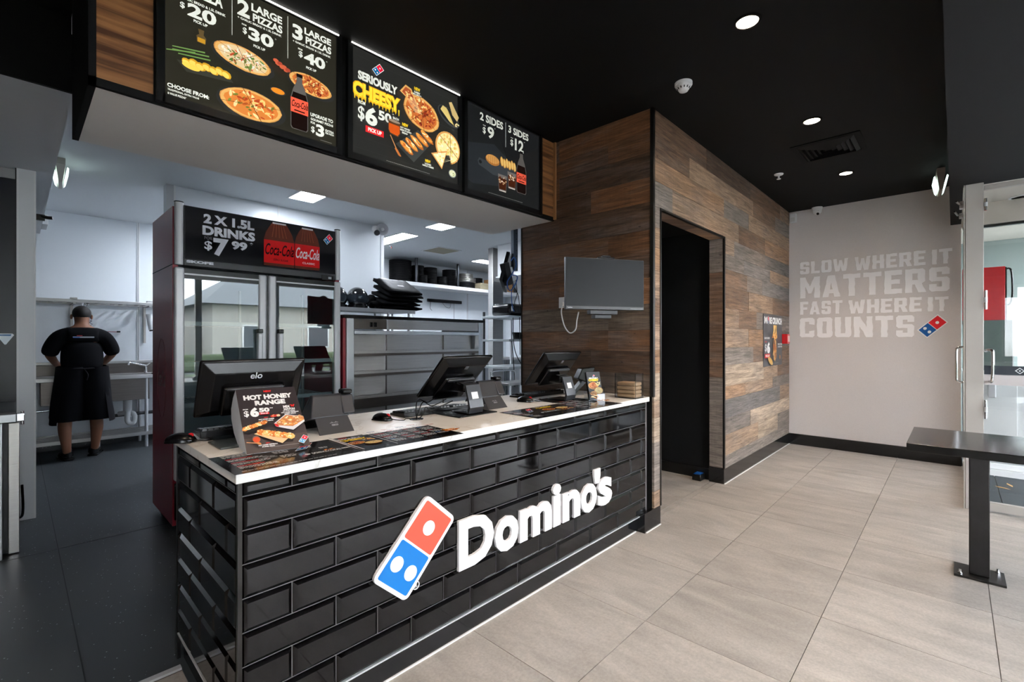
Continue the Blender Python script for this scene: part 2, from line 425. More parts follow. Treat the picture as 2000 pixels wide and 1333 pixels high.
class PR(B):
    def __init__(s, O, U, V, N, mt):
        super().__init__(); s.O, s.U, s.V, s.N = map(Vector, (O, U, V, N)); s.mt = mt; s.cols = []; s.lay = 0.; s.fx = None
    def _p(s, u, v):
        if s.fx: u, v = s.fx(u, v)
        return s.O+s.U*u+s.V*v+s.N*s.lay
    def poly(s, pts, col, lay=.0002):
        s.lay += lay; n = len(s.v)
        pts = list(pts)
        ar = sum(pts[i][0]*pts[(i+1) % len(pts)][1]-pts[(i+1) % len(pts)][0]*pts[i][1] for i in range(len(pts)))
        if (ar < 0) != (s.U.cross(s.V).dot(s.N) < 0): pts = pts[::-1]
        s.v += [s._p(*p) for p in pts]
        tri = [tuple(range(len(pts)))] if len(pts) <= 4 else tessellate_polygon([[Vector((p[0], p[1], 0)) for p in pts]])
        for t in tri:
            t = tuple(t)
            if len(pts) > 4:
                a, b, c = t
                q = (pts[b][0]-pts[a][0])*(pts[c][1]-pts[a][1])-(pts[b][1]-pts[a][1])*(pts[c][0]-pts[a][0])
                if (q < 0) != (s.U.cross(s.V).dot(s.N) < 0): t = t[::-1]
            s.f.append([n+k for k in t]); s.mi.append(s.m(s.mt)); s.sm.append(False)
        s.cols += [lin(col)]*len(pts); return s
    def rect(s, a, b, c, d, col, **k): return s.poly([(a, b), (c, b), (c, d), (a, d)], col, **k)
    def ring(s, cx, cy, rx, ry, col, rot=0., n=26, jit=0., lay=.0002):
        c, q = math.cos(rot), math.sin(rot); P = []
        for k in range(n):
            t = 2*math.pi*k/n; j = 1+random.uniform(-jit, jit)
            x, y = rx*j*math.cos(t), ry*j*math.sin(t); P.append((cx+x*c-y*q, cy+x*q+y*c))
        return s.poly(P, col, lay)
    def text(s, t, a, b, c, d, col, off=.035, shear=0., rot=0.):
        vs, fs = glyphs(t, off if t != '$' else min(off, .02), shear); s.lay += .0002; n = len(s.v)
        flip = s.U.cross(s.V).dot(s.N) < 0
        for x, y in vs: s.v.append(s._p(a+(c-a)*x, b+(d-b)*y+rot*(c-a)*x))
        for f in fs:
            s.f.append([n+k for k in (f[::-1] if flip else f)]); s.mi.append(s.m(s.mt)); s.sm.append(False)
        s.cols += [lin(col)]*len(vs); return s
    def logo(s, c, top, right, bottom, left=None, border=(240, 240, 240), red=(227, 24, 55), blue=(0, 100, 160), up=True):
        """domino mark: corners top (apex), right, bottom, left of the tilted tile."""
        T, R, Bt = map(Vector, (top, right, bottom)); L = Vector(left) if left else T+Bt-R
        q = lambda a, b: T+(R-T)*a+(L-T)*b   # a across short side, b down long side
        s.poly([q(0, 0), q(1, 0), q(1, 1), q(0, 1)], border)
        e = .07; f = .04
        s.poly([q(e, f), q(1-e, f), q(1-e, .49), q(e, .49)], red); s.poly([q(e, .515), q(1-e, .515), q(1-e, 1-f), q(e, 1-f)], blue)
        for a, b in ((.5, .27), (.28, .75), (.72, .75)):
            s.poly([q(a+.125*math.cos(t*math.pi/8), b+.066*math.sin(t*math.pi/8)) for t in range(16)], border)
        return s
    def pizza(s, cx, cy, rx, ry, rot=0., tone=0, slices=8, plate=True):
        if plate: s.ring(cx+.003, cy-.006, rx*1.13, ry*1.13, (46, 46, 44), rot)
        s.ring(cx, cy, rx, ry, (196, 138, 72), rot, jit=.02)
        s.ring(cx, cy, rx*.97, ry*.96, (226, 172, 98), rot, jit=.02)
        base = [(214, 128, 58), (224, 196, 150), (200, 110, 52), (236, 208, 140)][tone]
        s.ring(cx, cy, rx*.86, ry*.85, base, rot, jit=.03)
        pal = [[(240, 198, 120), (178, 70, 34), (112, 122, 50), (244, 214, 150), (196, 92, 40)],
               [(240, 226, 200), (84, 118, 52), (196, 84, 50), (248, 238, 214), (110, 134, 66)],
               [(150, 50, 30), (236, 190, 110), (120, 40, 26), (246, 214, 150), (180, 80, 44)],
               [(250, 234, 180), (228, 188, 104), (252, 244, 206), (214, 170, 84), (240, 216, 150)]][tone]
        c, q = math.cos(rot), math.sin(rot)
        for k in range(70):
            r = math.sqrt(random.random())*.78; t = random.uniform(0, 6.28)
            x, y = rx*r*math.cos(t), ry*r*math.sin(t); z = random.uniform(.05, .12)
            s.ring(cx+x*c-y*q, cy+x*q+y*c, rx*z, ry*z*random.uniform(.5, 1), random.choice(pal), random.uniform(0, 3), n=7, jit=.2, lay=.00002)
        for k in range(slices//2):
            t = math.pi*k/(slices//2)+.3
            x, y = rx*math.cos(t), ry*math.sin(t); dx, dy = -math.sin(t)*.012*rx, math.cos(t)*.012*ry
            f = lambda X, Y: (cx+X*c-Y*q, cy+X*q+Y*c)
            s.poly([f(x+dx, y+dy), f(x-dx, y-dy), f(-x-dx, -y-dy), f(-x+dx, -y+dy)], (110, 62, 30))
        return s
    def blobs(s, cx, cy, rx, ry, n, pal, size=.3, rot=0., jit=.15, lay=.00003):
        c, q = math.cos(rot), math.sin(rot)
        for k in range(n):
            r = math.sqrt(random.random()); t = random.uniform(0, 6.28)
            x, y = rx*r*math.cos(t), ry*r*math.sin(t); z = size*random.uniform(.5, 1.1)
            s.ring(cx+x*c-y*q, cy+x*q+y*c, rx*z, ry*z, random.choice(pal), rot+random.uniform(-.5, .5), n=9, jit=jit, lay=lay)
        return s
    def cola(s, cx, zb, zt, w_, lab0, lab1, red=(226, 90, 66), ink=(20, 10, 10)):
        """soft drink bottle seen flat."""
        h = zt-zb; x = lambda k: cx+k*w_
        s.poly([(x(-.5), zb+.04*h), (x(-.42), zb), (x(.42), zb), (x(.5), zb+.04*h), (x(.5), zb+.55*h), (x(.36), zb+.72*h), (x(.16), zb+.86*h), (x(.15), zt),
                (x(-.15), zt), (x(-.16), zb+.86*h), (x(-.36), zb+.72*h), (x(-.5), zb+.55*h)], (96, 92, 88))
        s.poly([(x(-.46), zb+.05*h), (x(-.38), zb+.01*h), (x(.38), zb+.01*h), (x(.46), zb+.05*h), (x(.46), zb+.54*h), (x(.36), zb+.66*h),
                (x(-.36), zb+.66*h), (x(-.46), zb+.54*h)], (26, 14, 12))
        s.rect(x(-.17), zt-.05*h, x(.17), zt+.01*h, (24, 22, 22))
        s.rect(x(-.5), lab0, x(.5), lab1, red)
        s.text('Coca-Cola', x(-.44), lab0+(lab1-lab0)*.38, x(.48), lab0+(lab1-lab0)*.85, ink, off=.012, shear=.35)
        s.rect(x(-.3), lab0+(lab1-lab0)*.12, x(.3), lab0+(lab1-lab0)*.2, ink)
        return s
XZ = ((1, 0, 0), (0, 0, 1), (0, -1, 0))
CZ = 2.88
# ================================================================ SETTING
def cells(lo, hi, j0, p):
    k = math.floor((lo-j0)/p); r = []
    while j0+k*p < hi-.01:
        a, b = max(lo, j0+k*p), min(hi, j0+(k+1)*p)
        if b-a > .02: r.append((a, b))
        k += 1
    return r
fl = B().box(-2.4, 5.05, -2.6, 1.565, -.06, -.005, GROUT).box(5.05, 6.63, -.10, 1.565, -.06, -.005, GROUT).box(3.12, 4.4, 1.565, 2.72, -.06, -.005, GROUT).box(-2.4, .449, 1.565, 2.21, -.06, -.005, GROUT)
floor = struct('floor', fl)
_tm = {}
def tile_at(a, b, c, d):
    k = (round(b-a, 3), round(d-c, 3))
    if k not in _tm:
        g = .0017
        bb = B().box(g, k[0]-g, g, k[1]-g, -.005, 0, FLOORM); _tm[k] = mesh_of(bb, 'tile')
    o = bpy.data.objects.new('tile', _tm[k]); COL.objects.link(o); o.parent = floor
    o.location = Vector((a, c, 0))-WM[floor].translation
    v = random.uniform(-5, 5); o.color = (*lin((169+v, 163+v, 157+v)), 1)
for (X0, X1, Y0, Y1) in ((-2.4, 6.63, -2.6, 1.565), (3.12, 4.4, 1.565, 2.72), (-2.4, .449, 1.565, 2.21)):
    for a, b in cells(X0, X1, 1.395, .5895):
        for c, d in cells(Y0, Y1, .451, .5805):
            if c < -.10 and a > 5.0:
                if d < 0: continue
                c = -.10
            elif c < -.131 and b > 5.05: b2 = 5.05; tile_at(a, b2, c, d); continue
            tile_at(a, b, c, d)
kf = B().box(-2.4, 7.9, 2.23, 7.65, -.06, 0, VINYL).box(.449, 2.99, 1.565, 2.23, -.06, 0, VINYL)
struct('floor', kf)
struct('trim_1', B().box(-2.4, .449, 2.205, 2.232, -.01, .004, ALU))
struct('trim_2', B().box(-2.4, 2.9, 4.02, 4.024, -.001, .0012, mat('seam_dark', (40, 43, 46), .6)).box(.18, .184, 2.235, 7.6, -.001, .0012, MATS['seam_dark']))

# ceilings
c1 = B().box(-2.4, 6.75, .03, 2.36, CZ, CZ+.08, CEILM).box(-2.4, .19, 2.36, 3.19, CZ, CZ+.08, CEILM)
struct('ceiling', c1)
struct('ceiling', B().box(-2.4, 5.06, -2.7, .03, 2.475, 2.96, CEILD).box(5.06, 6.63, -.05, .03, 2.475, 2.96, CEILD))
struct('ceiling', B().box(.19, 7.9, 3.07, 7.65, 2.8, 2.9, KCEIL).box(3.12, 7.9, 2.8, 3.07, 2.8, 2.9, KCEIL).box(2.985, 3.12, 2.7, 3.07, 2.8, 2.9, KCEIL))
struct('ceiling', B().box(-2.4, .195, 3.19, 7.65, 2.513, 2.9, KCEIL))
struct('wall_soffit_front', B().box(-2.4, .195, 3.17, 3.19, 2.513, CZ, CEILM))

# walls
DW = mat('dark_wall_paint', (58, 60, 63), .6)
struct('wall_left', B().box(-2.5, -2.4, -.78, 7.65, 0, 2.9, DW).box(-2.5, -2.4, -2.6, -.78, 0, .4, DW).box(-2.5, -2.4, -2.6, -2.3, .4, 2.9, DW).box(-2.5, -2.4, -2.3, -.78, 2.3, 2.9, DW))
_f = B()
for a_, b_, c_, d_ in ((-2.3, -2.25, .4, 2.3), (-.83, -.78, .4, 2.3), (-2.25, -.83, .4, .45), (-2.25, -.83, 2.25, 2.3)): _f.box(-2.48, -2.42, a_, b_, c_, d_, ALUW)
_w = struct('window_8', _f); put('pane', B().box(-2.453, -2.447, -2.25, -.83, .45, 2.25, GLASS), _w)
WG = struct('wall_right', B().box(6.63, 6.75, -.05, 1.62, 0, CZ, GREYW))
struct('wall_kitchen_back', B().box(-2.4, 7.9, 7.65, 7.75, 0, 2.9, KWALL))
struct('wall_kitchen_right', B().box(7.9, 8.0, 2.8, 7.65, 0, 2.9, KWALL))
struct('wall_kitchen_front', B().box(3.12, 7.9, 2.72, 2.8, 0, 2.9, KWALL))
wm_ = struct('wall_kitchen_middle', B().box(1.035, 3.36, 5.54, 5.64, 0, 2.8, KWALL))
put('joint_strip', B().box(2.03, 2.045, 5.534, 5.541, 0, 2.8, WHITE), wm_)
put('corner_trim', B().box(1.0, 1.06, 5.53, 5.65, 0, 2.8, ALU).box(1.06, 1.075, 5.532, 5.541, 0, 2.8, WHITE), wm_)
put('corner_trim', B().box(3.33, 3.375, 5.53, 5.65, 0, 2.8, WHITE), wm_)
for i, x in enumerate((1.09, 2.4, 3.9, 5.3, 6.7)):
    struct('trim_%d' % (3+i), B().box(x-.015, x+.015, 7.642, 7.65, 0, 2.8, WHITE).box(x-.0015, x+.0015, 7.638, 7.642, 0, 2.8, mat('joint_grey', (120, 128, 134), .6)))
struct('baseboard_kitchen', B().box(-2.4, 7.9, 7.63, 7.65, 0, .12, VINYL))

# black corridor behind the doorway
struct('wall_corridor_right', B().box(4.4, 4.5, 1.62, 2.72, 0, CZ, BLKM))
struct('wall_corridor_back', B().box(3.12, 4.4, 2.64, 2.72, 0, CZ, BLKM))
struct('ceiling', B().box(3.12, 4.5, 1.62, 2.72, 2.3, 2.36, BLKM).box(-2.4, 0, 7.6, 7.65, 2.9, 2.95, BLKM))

# timber clad walls: cores, then planks
wt = struct('wall_timber_front', B().box(4.36, 6.63, 1.515, 1.62, 0, CZ, BLKM).box(3.12, 4.36, 1.515, 1.62, 2.215, CZ, BLKM))
wp = struct('wall_timber_side', B().box(3.005, 3.12, 1.515, 2.705, 0, CZ, BLKM))
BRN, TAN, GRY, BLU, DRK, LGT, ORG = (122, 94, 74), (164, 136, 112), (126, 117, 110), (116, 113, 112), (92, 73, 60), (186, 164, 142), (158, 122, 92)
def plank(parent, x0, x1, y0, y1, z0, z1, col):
    m_ = (136, 113, 95) if parent is wt else (100, 74, 54)  # side wall blends to a darker mean, shade put into the colour
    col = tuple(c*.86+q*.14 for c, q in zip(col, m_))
    b = B().box(x0, x1, y0, y1, z0+.0008, z1-.0008, WOOD)
    o = put('plank', b, parent); j = random.uniform(-7, 7); o.color = (*lin(tuple(max(4, c+j) for c in col)), 1)
zr = [.13, .245, .43, .58, .75, .87, 1.06, 1.22, 1.40, 1.58, 1.77, 1.93, 2.07, 2.215, 2.39, 2.55, 2.71, CZ]
rows = [  # tone and x-joints per row, right of the doorway
 [(6.63, GRY)], [(5.35, TAN), (6.1, LGT), (6.63, GRY)], [(5.1, GRY), (6.63, LGT)], [(6.2, BLU), (6.63, TAN)],
 [(4.95, ORG), (5.9, TAN), (6.63, GRY)], [(5.55, LGT), (6.1, TAN), (6.63, BRN)], [(5.2, GRY), (6.63, BRN)], [(5.05, TAN), (5.7, ORG), (6.63, GRY)],
 [(4.75, TAN), (5.3, BRN), (6.2, GRY), (6.63, GRY)], [(5.05, BRN), (5.9, TAN), (6.63, BRN)], [(5.0, BRN), (5.5, GRY), (6.63, BLU)],
 [(4.9, GRY), (5.8, BLU), (6.63, TAN)], [(4.62, TAN), (5.6, GRY), (6.63, BLU)]]
for i, r in enumerate(rows):
    x = 4.372
    for x1, c in r:
        plank(wt, x, x1-.001, 1.5+random.uniform(-.0015, .0015), 1.515, zr[i], zr[i+1], c); x = x1
top = [[(3.30, GRY), (4.75, TAN), (5.6, BRN), (6.63, ORG)], [(4.35, ORG), (5.05, GRY), (6.63, TAN)], [(3.6, BRN), (5.2, TAN), (6.0, BRN), (6.63, GRY)],
       [(3.95, BRN), (5.1, DRK), (6.2, BRN), (6.63, TAN)]]
for i, r in enumerate(top):
    x = 3.008 if i else 3.008
    for x1, c in r:
        z0 = zr[13+i]
        plank(wt, x, x1-.001, 1.5+random.uniform(-.0015, .0015), 1.515, z0, zr[14+i], c); x = x1
x = 0
for i, (z0, c) in enumerate(zip(zr[:13], [TAN, GRY, GRY, LGT, TAN, LGT, ORG, TAN, BRN, TAN, ORG, TAN, GRY])):
    plank(wt, 3.012, 3.098, 1.5, 1.515, z0, zr[i+1], c)
# door reveals in the same boards
for z0, z1, c in ((.14, .95, GRY), (.95, 1.9, BRN), (1.9, 2.2, GRY)): plank(wt, 4.345, 4.36, 1.51, 1.625, z0, z1, c)
for x0, x1, c in ((3.13, 3.8, BRN), (3.8, 4.345, ORG)): plank(wt, x0, x1, 1.51, 1.625, 2.2, 2.215, c)
# side wall above and behind the counter
srow = [(0, DRK), (.3, DRK), (.6, DRK), (.9, GRY), (1.05, DRK), (1.21, BRN), (1.36, GRY), (1.54, ORG), (1.72, DRK), (1.88, BRN), (2.05, DRK), (2.24, ORG), (2.41, DRK), (2.58, BRN), (2.72, ORG), (CZ, None)]
SD = {DRK: (84, 62, 46), BRN: (116, 82, 56), GRY: (108, 94, 80), ORG: (134, 92, 60)}  # darkened plank tones: the side wall's shade is painted into them
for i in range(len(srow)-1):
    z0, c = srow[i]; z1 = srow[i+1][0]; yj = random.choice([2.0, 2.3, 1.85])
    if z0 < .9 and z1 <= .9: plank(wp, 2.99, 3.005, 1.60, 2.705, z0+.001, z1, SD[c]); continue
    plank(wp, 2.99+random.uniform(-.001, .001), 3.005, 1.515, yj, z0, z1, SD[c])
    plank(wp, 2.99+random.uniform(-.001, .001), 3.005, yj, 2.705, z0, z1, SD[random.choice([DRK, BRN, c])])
# black metal angles
struct('trim_8', B().box(2.982, 3.010, 1.492, 1.515, .9, CZ, BLK))
struct('trim_9', B().box(3.098, 3.112, 1.494, 1.64, .13, 2.2, BLK).box(4.348, 4.372, 1.494, 1.512, .14, 2.215, BLK).box(3.098, 4.372, 1.494, 1.512, 2.2, 2.215, RAWST))
struct('trim_10', B().box(2.985, 2.997, 2.70, 2.712, .9, 2.25, BLK))
struct('trim_11', B().box(2.976, 2.99, 2.33, 2.352, 2.26, CZ, mat('teak_bead', (150, 106, 66), .5)))
# skirtings
struct('baseboard_timber', B().box(4.345, 6.63, 1.497, 1.515, 0, .132, SKIRT).box(4.345, 4.36, 1.515, 1.63, 0, .14, SKIRT))
struct('baseboard_pillar', B().box(2.875, 3.105, 1.499, 1.525, .0, .13, SKIRT).box(3.085, 3.12, 1.525, 1.62, 0, .13, SKIRT).box(2.875, 2.89, 1.525, 1.57, 0, .13, SKIRT))
struct('baseboard_right', B().box(6.612, 6.63, -.05, 1.497, 0, .132, SKIRT))
struct('baseboard_corridor', B().box(4.388, 4.4, 1.64, 2.64, 0, .10, BLK))
struct('trim_12', B().box(4.345, 6.612, 1.488, 1.497, 0, .004, WHITE).box(2.89, 3.10, 1.491, 1.499, 0, .004, WHITE))
put('door_stop', B().box(4.28, 4.39, 1.68, 1.76, .0, .055, BLK, .006).box(4.30, 4.38, 1.69, 1.75, .055, .06, BLUEC), None,
    label='small black block with blue top on the floor in the dark doorway', cat='door stop')

# bulkhead over the counter
bh = struct('ceiling_bulkhead', B().box(.21, 2.985, 2.37, 3.07, 2.252, 2.9, SOFF))
put('end_panel', B().box(.187, .21, 2.352, 3.07, 2.25, 2.9, BLKM), bh)
put('front_rail', B().box(.187, 2.985, 2.352, 2.37, 2.25, 2.282, BLKM), bh)
put('veneer_panel', B().box(.21, .383, 2.354, 2.37, 2.282, 2.88, VENEER), bh)
put('veneer_panel', B().box(2.815, 2.985, 2.354, 2.37, 2.282, 2.88, VENEER), bh)
put('fascia', B().box(.383, 2.815, 2.355, 2.37, 2.282, 2.88, BLKM), bh)

# kitchen post, cool room front and conduit on the left
struct('trim_13', B().box(.006, .104, 4.843, 4.95, 0, 2.513, mat('pale_grey_post', (216, 219, 222), .5)).box(.0, .006, 4.845, 4.95, 0, 2.513, BLK).box(.010, .016, 4.8415, 4.843, 0, 2.5, WHITE).box(.094, .1, 4.8415, 4.843, 0, 2.5, WHITE))

# entrance: side glazing, far door leaf, facade at x = 4.99 and the shopfront behind the camera
def frame_rect(b, ax, c, a0, a1, z0, z1, t, d, mt):
    """rectangular frame; ax='x' lies in plane x=c spanning y, ax='y' in plane y=c spanning x."""
    for (p0, p1, q0, q1) in ((a0, a0+t, z0, z1), (a1-t, a1, z0, z1), (a0+t, a1-t, z0, z0+t), (a0+t, a1-t, z1-t, z1)):
        if ax == 'x': b.box(c-d/2, c+d/2, p0, p1, q0, q1, mt, .002, 1)
        else: b.box(p0, p1, c-d/2, c+d/2, q0, q1, mt, .002, 1)
    return b
f1 = struct('window_1', B().box(4.987, 5.067, -.16, -.06, 0, 2.475, ALUW, .003, 1).box(4.989, 5.065, -.058, -.052, 0, 2.475, ALUW))
put('hinge', B().cyl((4.98, -.170, 2.26), (4.98, -.170, 2.35), .009, CHROME).cyl((4.98, -.170, 2.29), (4.98, -.170, 2.32), .0105, ALU), f1)
put('hinge', B().cyl((4.98, -.170, 1.52), (4.98, -.170, 1.66), .009, CHROME).cyl((4.98, -.170, 1.57), (4.98, -.170, 1.61), .0105, ALU), f1)
put('hinge', B().cyl((4.98, -.170, .70), (4.98, -.170, .84), .009, CHROME).cyl((4.98, -.170, .75), (4.98, -.170, .79), .0105, ALU), f1)
d1 = struct('door_1', B().box(5.0, 5.045, -1.1, -.162, .012, .075, ALUW, .003, 1).box(5.0, 5.045, -1.1, -.162, .955, 1.03, mat('pale_rail', (196, 190, 190), .4)).box(5.0, 5.045, -1.1, -.162, 2.42, 2.455, ALUW, .003, 1).box(5.0, 5.045, -1.1, -1.04, .075, 2.42, ALUW))
put('pane', B().box(5.019, 5.025, -1.04, -.162, .075, .955, GLASS).box(5.019, 5.025, -1.04, -.162, 1.03, 2.42, GLASS), d1)
gb = PR((5.0, 0, 0), (0, -1, 0), (0, 0, 1), (-1, 0, 0), P_PAPER)
gb.rect(.162, 1.032, 1.04, 1.098, (24, 32, 44))
for c in (.345, .70):
    gb.poly([(c-.025, 1.065), (c, 1.088), (c+.025, 1.065), (c, 1.042)], (230, 234, 236)); gb.poly([(c-.018, 1.065), (c, 1.082), (c+.018, 1.065), (c, 1.048)], (24, 32, 44)); gb.ring(c, 1.065, .005, .005, (230, 234, 236))
put('safety_band', gb, d1)
put('door_handle', B().tube([(5.0, -.172, 1.205), (4.965, -.172, 1.215), (4.94, -.19, 1.215), (4.93, -.205, 1.2), (4.93, -.205, 1.06), (4.94, -.2, .985), (5.0, -.19, .98)], .009, CHROME, smooth=4), d1)
f2 = B()
frame_rect(f2, 'x', 5.02, -2.6, -1.12, 0, 2.475, .06, .07, ALUW)
w2 = struct('window_2', f2); put('pane', B().box(5.017, 5.023, -2.54, -1.18, .06, 2.415, GLASS), w2)
# door leaf seen edge on, between x=5.07 and the grey wall
d2b = B(); frame_rect(d2b, 'y', -.085, 5.09, 6.60, .012, 2.44, .07, .045, ALUW)
d2 = struct('door_2', d2b); put('pane', B().box(5.16, 6.53, -.088, -.082, .08, 2.37, GLASS), d2)
put('door_handle', B().tube([(5.45, -.063, 1.225), (5.45, -.045, 1.23), (5.45, -.018, 1.22), (5.45, -.012, 1.19), (5.45, -.012, .98), (5.45, -.018, .945), (5.45, -.045, .935), (5.45, -.063, .94)], .009, CHROME, smooth=4), d2)
put('closer_arm', B().tube([(5.9, -.06, 2.43), (5.86, -.02, 2.42), (5.7, .0, 2.425)], .008, CHROME).box(5.88, 5.95, -.065, -.03, 2.40, 2.44, ALU, .004), d2)
put('closer_arm', B().tube([(5.35, -.06, 2.40), (5.32, -.03, 2.405), (5.22, -.01, 2.41)], .008, CHROME).box(5.33, 5.38, -.065, -.03, 2.37, 2.43, ALU, .004), d2)
# shopfront at y = -2.6
struct('wall_shopfront', B().box(-2.4, -.4, -2.67, -2.6, 0, 2.475, mat('brown_board', (96, 72, 54), .5, noise=.3, nscale=5, stretch=(.6, 1, 9))))
n = 0
for i in range(4):
    a, b_ = -.4+i*1.35, -.4+(i+1)*1.35
    fb = B(); frame_rect(fb, 'y', -2.63, a, b_, 0, 2.475, .05, .08, ALUW)
    wd = struct('window_%d' % (3+i), fb); put('pane', B().box(a+.05, b_-.05, -2.633, -2.627, .05, 2.425, GLASS), wd)

# ---------------------------------------------------------------- outside
struct('floor', B().box(-12, 14, -30, -2.6, -.2, -.02, mat('asphalt', (66, 67, 68), .9, noise=.1, nscale=40)))
tm = mat('dark_terrace_tile', (44, 52, 57), .6, spec=.15, noise=.15, nscale=8)
tf = struct('floor', B().box(5.06, 14, -2.6, -.0, -.10, -.03, GROUT))
for a, b_ in cells(5.07, 8.9, 5.2, .6):
    for c, d in cells(-2.6, -.10, -.277, .6): put('tile', B().box(a+.003, b_-.003, c+.003, d-.003, -.03, -.012, tm), tf)
struct('ceiling', B().box(5.06, 14, -2.2, -.05, 2.62, 2.75, mat('soffit_beige', (205, 198, 188), .7)))
struct('wall_neighbour_head', B().box(6.46, 6.55, -2.2, -.05, 2.41, 2.62, MATS['soffit_beige']))
NBK = mat('neighbour_grey_wall', (138, 150, 148), .5)
w9 = B().box(6.45, 6.53, -2.6, -.06, -.02, .045, WHITE).box(6.47, 6.52, -2.6, -.06, .05, .10, WHITE).box(6.47, 6.52, -2.6, -.06, 2.385, 2.41, BLK)
w9 = struct('window_9', w9); put('pane', B().box(6.492, 6.498, -2.6, -.06, .10, 2.385, GLASS), w9)
struct('wall_neighbour_back', B().box(9.0, 9.1, -2.6, 0, -.1, 2.62, NBK))
struct('wall_neighbour_side', B().box(6.75, 9.0, -.05, .05, -.1, 2.62, mat('neighbour_white', (226, 230, 230), .6)))
grass = struct('floor', B().box(-12, 14, -13, -10, -.02, .0, mat('lawn', (62, 88, 36), .95, noise=.3, nscale=30)))
# ================================================================ COUNTER
ct = thing('service_counter', 'long service counter in gloss black brick tiles with a white stone top', 'counter', (1.7, 1.9, 0))
put('carcass', B().box(.460, 2.985, 1.542, 2.29, .10, .868, GROUT), ct)
put('kickboard', B().box(.46, 2.96, 1.56, 1.575, .0, .106, SKIRT).box(.47, .485, 1.575, 2.28, 0, .106, SKIRT), ct)
put('edge_trim', B().box(.4485, .461, 1.5325, 1.545, .10, .868, RAWST).box(.449, .461, 2.283, 2.30, 0, .868, BLK).box(.461, 2.96, 1.534, 1.545, .1005, .1065, ALU).box(.449, .461, 1.545, 2.283, .1005, .1065, ALU), ct)
put('floor_trim', B().box(.46, 2.86, 1.553, 1.561, 0, .006, WHITE), ct)
_t = {}
def bevel_tile(L, H):
    k = (round(L, 3), round(H, 3))
    if k in _t: return _t[k]
    g = .0018; e = min(.012, L*.3, H*.3); d0 = .003; d1 = .012
    o = [(g, g), (L-g, g), (L-g, H-g), (g, H-g)]; i = [(g+e, g+e), (L-g-e, g+e), (L-g-e, H-g-e), (g+e, H-g-e)]
    vs = [(x, 0, z) for x, z in o]+[(x, -d0, z) for x, z in o]+[(x, -d1, z) for x, z in i]
    fs = [(0, 1, 5, 4), (1, 2, 6, 5), (2, 3, 7, 6), (3, 0, 4, 7), (4, 5, 9, 8), (5, 6, 10, 9), (6, 7, 11, 10), (7, 4, 8, 11), (8, 9, 10, 11)]
    b = B().add(vs, fs, TILE); me = mesh_of(b, 'tile'); _t[k] = me; return me
def ctile(x, y, z, L, H, rz=0.):
    o = bpy.data.objects.new('tile', bevel_tile(L, H)); COL.objects.link(o); o.parent = ct
    o.location = Vector((x, y, z))-WM[ct].translation
    o.rotation_euler = (random.uniform(-.0015, .0015), 0, rz+random.uniform(-.0012, .0012))
PZ, PX = .1021, .3055
for r in range(8):
    z0 = .1085+r*PZ; H = PZ if r < 7 else .868-z0
    k = 7-r                                     # row index counted from the top
    x = .461; first = True
    while x < 2.955:
        L = PX-.012 if (first and k % 2 == 1) else (PX/2-.006 if first else PX)
        first = False; L = min(L, 2.96-x)
        if L > .02: ctile(x, 1.543, z0, L, H)
        x += L
    x = 2.28; first = True                       # left end, tiles laid from the back corner
    y = 1.545; first = True
    while y < 2.275:
        L = (.235 if k % 2 == 1 else .098) if first else PX
        first = False; L = min(L, 2.283-y)
        if L > .02: ctile(.461, y+L, z0, L, H, -math.pi/2)
        y += L
put('benchtop', B().box(.441, 2.988, 1.522, 2.30, .868, .90, MARBLE, .0015, 1), ct)

# ---------------------------------------------------------------- counter sign
sg = thing('brand_sign', 'white raised brand lettering with red and blue domino tile on the black tiled counter', 'sign', (1.7, 1.535, .3))
def rrect(T, R, L, ins=0., rad=.0, n=5):
    T, R, L = map(Vector, (T, R, L)); u = (R-T); v = (L-T); lu = u.length; lv = v.length; u.normalize(); v.normalize()
    P = []
    for (a, b, sa, sb, t0) in ((ins+rad, ins+rad, -1, -1, 180), (lu-ins-rad, ins+rad, 1, -1, 270), (lu-ins-rad, lv-ins-rad, 1, 1, 0), (ins+rad, lv-ins-rad, -1, 1, 90)):
        for k in range(n+1):
            t = math.radians(t0+90*k/n); q = T+u*(a+rad*math.cos(t))+v*(b+rad*math.sin(t)); P.append((q.x, q.y))
    return P
LT, LR, LL = (1.118, .685), (1.258, .556), (.868, .433)
_k = lambda x, z: Vector((x*1.008, 1.29+(z-1.29)*1.008))
LT = _k(1.113, .682); LR = _k(1.255, .552); LL = _k(.870, .430)
SW = mat('sign_white', (236, 236, 238), .4); SR = mat('sign_red', (232, 82, 62), .4); SB = mat('sign_blue', (0, 112, 190), .4)
bk = B().prism(rrect(LT, LR, LL, 0, .025), (0, 1.533, 0), *XZ, SW, .014)
put('tile_backing', bk, sg)
def strip(a, b, mt, name):
    u = (LR-LT); v = (LL-LT)
    T2 = LT+v*a; R2 = LR+v*a; L2 = LT+v*b
    put(name, B().prism(rrect(T2+u*.075, R2-u*.075, L2+u*.075, 0, .008), (0, 1.519, 0), *XZ, mt, .0012), sg)
strip(.045, .490, SR, 'red_square'); strip(.515, .955, SB, 'blue_square')
for a, b in ((.5, .27), (.29, .745), (.71, .745)):
    c = LT+(LR-LT)*a+(LL-LT)*b
    dots = B().prism([(c.x+.029*math.cos(k*math.pi/12), c.y+.029*math.sin(k*math.pi/12)) for k in range(24)], (0, 1.5178, 0), *XZ, SW, .001); put('dot', dots, sg)
